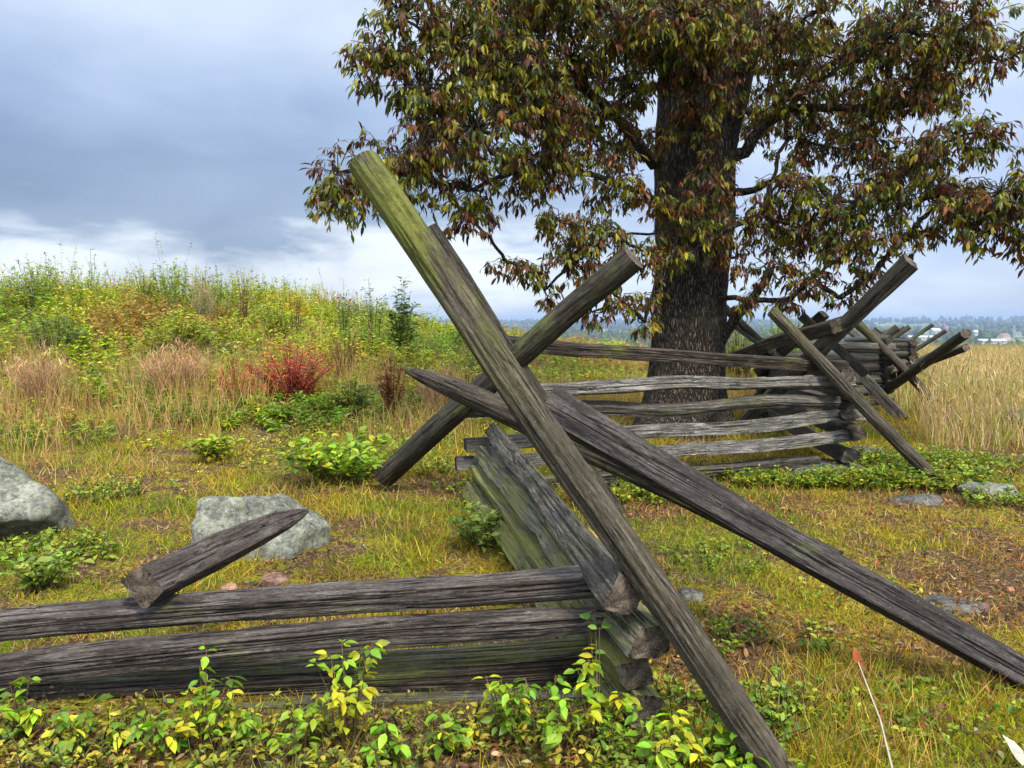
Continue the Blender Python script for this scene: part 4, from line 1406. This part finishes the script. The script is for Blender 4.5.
q = P(600, 618, 2.42)
plant('vine', 'three leaf sprig poking out between the rails at the near corner', 'vine', Vector((q.x, q.y, q.z - .06)), .10, .045, 3, 3, .055, .55, [[.11, .2, .03], [.14, .23, .03]], (.12, .1, .04), droop=.6, seed=70, tpl=LEAF, start=.6)

# the pale dead stalk with one rusty leaf
b = G(897, 790)
t = P(858, 662, 2.35)
ds = empty('dead_stalk', b, 'pale dead stalk with one rusty leaf at its tip, in the near grass', 'stalk')
m_ = b.lerp(t, .5) + Vector((.01, 0, .01))
sp = Soup()
sp.sticks([b, m_], [m_, t], [.0055, .0045], [.0045, .003], np.array([.42, .38, .27]))
obj('stem', sp.mesh('stem', tuple(b)), M_DRY, ds)
sp = Soup()
tv = np.array(t)[None]
sp.add(*LEAF, frames(np.array([[-.15, .2, 1.0]]), np.array([[0, -1.0, .2]]), [.03], [.055]), tv - np.array([[0, 0, .008]]), np.array([[.36, .10, .03]]))
sp.add(*LEAF, frames(np.array([[.5, -.1, -.4]]), np.array([[0, -1.0, .4]]), [.018], [.035]), tv, np.array([[.28, .09, .03]]))
obj('leaf', sp.mesh('leaf', tuple(b), True), M_LEAF, ds)
sp = Soup()
q = G(1012, 765)
sp.add(*LEAF, frames(np.array([[-.1, .6, .5]]), np.array([[.3, -.5, 1]]), [.05], [.10]), np.array([[q.x, q.y - .05, q.z + .02]]), np.array([[.5, .47, .38]]))
dl_ = obj('dead_leaf', sp.mesh('dead_leaf', tuple(q), True), M_LEAF)
dl_.location = q
tag(dl_, 'curled whitish dead leaf in the bottom right corner', 'leaf')

# ------------------------------------------------------------------ the valley: woods, town, haze
rng = np.random.default_rng(33)
def ico():
    import bmesh
    bm = bmesh.new()
    bmesh.ops.create_icosphere(bm, subdivisions=2, radius=1.0)
    v = np.array([q.co[:] for q in bm.verts])
    f = np.array([[w.index for w in q.verts] for q in bm.faces])
    bm.free()
    return v, f


iv, ifc = ico()
sp = Soup()
N0 = 16000
d = np.exp(rng.uniform(math.log(330), math.log(6800), N0))
a = np.radians(rng.uniform(-40, 42, N0))
x, y = np.sin(a) * d, np.cos(a) * d
wd = vn1.f(x / 260, y / 160, 3)
keep = (wd > .53) | (d > 4500) & (wd > .42) | (d < 620) & (wd > .46)
TOWN = ((943, 2300, 16), (934, 2150, 12), (990, 1250, 20), (920, 1500, 18), (1003, 1600, 9), (1016, 1900, 9), (975, 2000, 9), (893, 1800, 9))
for hx_, hd_, hw_ in TOWN:
    keep &= ~((np.abs(512 + 740 * x / y - hx_) < hw_) & (y < hd_ + 30) & (y > hd_ * .62))
x, y, d = x[keep], y[keep], d[keep]
N = len(x)
for var in range(4):
    m_ = np.arange(N) % 4 == var
    vv = iv * (1 + .28 * rng.normal(size=(len(iv), 1)))
    n_ = m_.sum()
    r = rng.uniform(4.0, 8.5, n_) * (1 + d[m_] / 9000)
    M = np.zeros((n_, 3, 3))
    ca, sa = np.cos(rng.uniform(0, 6.28, n_)), np.sin(rng.uniform(0, 6.28, n_))
    M[:, 0, 0], M[:, 0, 1], M[:, 1, 0], M[:, 1, 1] = ca * r, -sa * r, sa * r, ca * r
    M[:, 2, 2] = r * rng.uniform(.9, 1.5, n_)
    pos = np.stack([x[m_], y[m_], ground_z(x[m_], y[m_]) + r * .8], 1)
    sp.add(vv, ifc, M, pos, jit(rng, pick(rng, [[.045, .075, .028], [.06, .09, .03], [.09, .10, .03], [.12, .08, .035]], n_, [.45, .3, .17, .08]), n_, .2, .08))
tag(obj('far_woods', sp.mesh('far_woods'), M_LEAF), 'woods in the hazy valley beyond the field', 'woods', kind='stuff')


def flat_mat(name, c, rough=.7):
    m, kk = new_mat(name)
    co = kk.n('ShaderNodeTexCoord').outputs['Object']
    n_ = kk.noise(co, .6, 4)
    finish(m, kk, kk.mix(.5, c, kk.ramp(n_, [(.3, .75), (.7, 1.1)]), 'MULTIPLY'), rough)
    return m


H_WHITE, H_BRICK, H_TAN = flat_mat('white_siding', (.40, .39, .37)), flat_mat('red_brick', (.22, .12, .10)), flat_mat('tan_wall', (.55, .45, .35))
H_ROOF, H_PALE, H_GLASS = flat_mat('dark_roof', (.12, .12, .13)), flat_mat('pale_roof', (.38, .38, .38)), flat_mat('window_glass', (.05, .06, .08), .2)


def house(name, label, px, d, w, dep, h, roof_h, mw, mr, rot=0.0, tower=0):
    u = (px - 512) / FPX
    x, y = u * d, d
    root = empty(name, (x, y, gz(x, y)), label, 'building')
    root.rotation_euler = (0, 0, rot)
    a, b = w / 2, dep / 2
    v = [(-a, -b, -4), (a, -b, -4), (a, b, -4), (-a, b, -4), (-a, -b, h), (a, -b, h), (a, b, h), (-a, b, h), (-a, 0, h + roof_h), (a, 0, h + roof_h)]
    f = [(0, 1, 5, 4), (1, 2, 6, 9, 5), (2, 3, 7, 6), (3, 0, 4, 8, 7)]
    obj('wall', pymesh('wall', v, f, False), mw, root)
    e = .6
    rv = [(-a - e, -b - e, h - .25), (a + e, -b - e, h - .25), (a + e, 0, h + roof_h + .15), (-a - e, 0, h + roof_h + .15), (a + e, b + e, h - .25), (-a - e, b + e, h - .25)]
    rv2 = [(q[0], q[1], q[2] + .3) for q in rv]
    obj('roof', pymesh('roof', rv + rv2, [(6, 7, 8, 9), (9, 8, 10, 11), (0, 3, 2, 1), (3, 5, 4, 2), (0, 1, 7, 6), (4, 5, 11, 10), (1, 2, 8, 7), (2, 4, 10, 8), (3, 0, 6, 9), (5, 3, 9, 11)], False), mr, root)
    nw = max(2, min(8, int(w / 5)))
    for i in range(nw):
        cx = -a + (i + .5) * w / nw
        wv = [(cx - .8, -b - .1, h * .35), (cx + .8, -b - .1, h * .35), (cx + .8, -b - .1, h * .75), (cx - .8, -b - .1, h * .75)]
        wv += [(q[0], -b + .2, q[2]) for q in wv]
        obj('window', pymesh('window', wv, [(0, 1, 2, 3), (4, 7, 6, 5), (0, 4, 5, 1), (1, 5, 6, 2), (2, 6, 7, 3), (3, 7, 4, 0)], False), H_GLASS, root)
    if tower:
        tv_ = [(-a, -b - 1, -4), (-a + 7, -b - 1, -4), (-a + 7, -b + 6, -4), (-a, -b + 6, -4)]
        tv_ += [(q[0], q[1], tower) for q in tv_] + [(-a + 3.5, -b + 2.5, tower + 9)]
        obj('tower', pymesh('tower', tv_, [(0, 1, 5, 4), (1, 2, 6, 5), (2, 3, 7, 6), (3, 0, 4, 7), (4, 5, 8), (5, 6, 8), (6, 7, 8), (7, 4, 8)], False), mw, root)


house('brick_hall', 'tall reddish brick building with a tower in the distant town', 943, 2500, 22, 20, 20, 7, H_BRICK, H_ROOF, .2, tower=30)
house('white_house', 'white gabled building just left of the reddish brick one in the distant town', 934, 2150, 26, 18, 11, 7, H_WHITE, H_PALE, .1)
house('long_shed', 'long white shed below the distant town, right of the thick pointing stake', 990, 1250, 46, 16, 5, 3, H_WHITE, H_PALE, .05)
house('long_shed', 'pale long shed left of the thick pointing stake tip, in the valley', 920, 1500, 50, 18, 6, 3, H_WHITE, H_PALE, -.1)
house('tan_house', 'tan building above the long white shed in the valley', 1003, 1600, 22, 14, 8, 5, H_TAN, H_BRICK, .3)
house('white_house', 'small white house at the right edge of the distant town', 1016, 1900, 18, 12, 8, 5, H_WHITE, H_ROOF, -.2)
house('white_house', 'white house between the brick building and the right edge in the town', 975, 2000, 22, 14, 9, 5, H_WHITE, H_PALE, .25)
house('white_house', 'farthest pale house behind the left stakes, over the valley trees', 893, 1800, 22, 14, 8, 5, H_WHITE, H_PALE, .1)

# haze: one closed box of pale air
hv = [(sx * 8600, yy, zz) for zz in (-75, 62) for (sx, yy) in ((-1, -280), (1, -280), (1, 8700), (-1, 8700))]
hm = bpy.data.materials.new('haze')
hm.use_nodes = True
kk = NT(hm.node_tree)
pv = kk.n('ShaderNodeVolumePrincipled', Density=1.6e-4, Anisotropy=0.2)
pv.inputs['Color'].default_value = (.42, .56, .80, 1)
ho = kk.n('ShaderNodeOutputMaterial')
hm.node_tree.links.new(pv.outputs[0], ho.inputs['Volume'])
hz = obj('haze', pymesh('haze', hv, [(0, 3, 2, 1), (4, 5, 6, 7), (0, 1, 5, 4), (1, 2, 6, 5), (2, 3, 7, 6), (3, 0, 4, 7)], False), hm)
tag(hz, 'pale haze lying over the whole place', 'haze', kind='stuff')
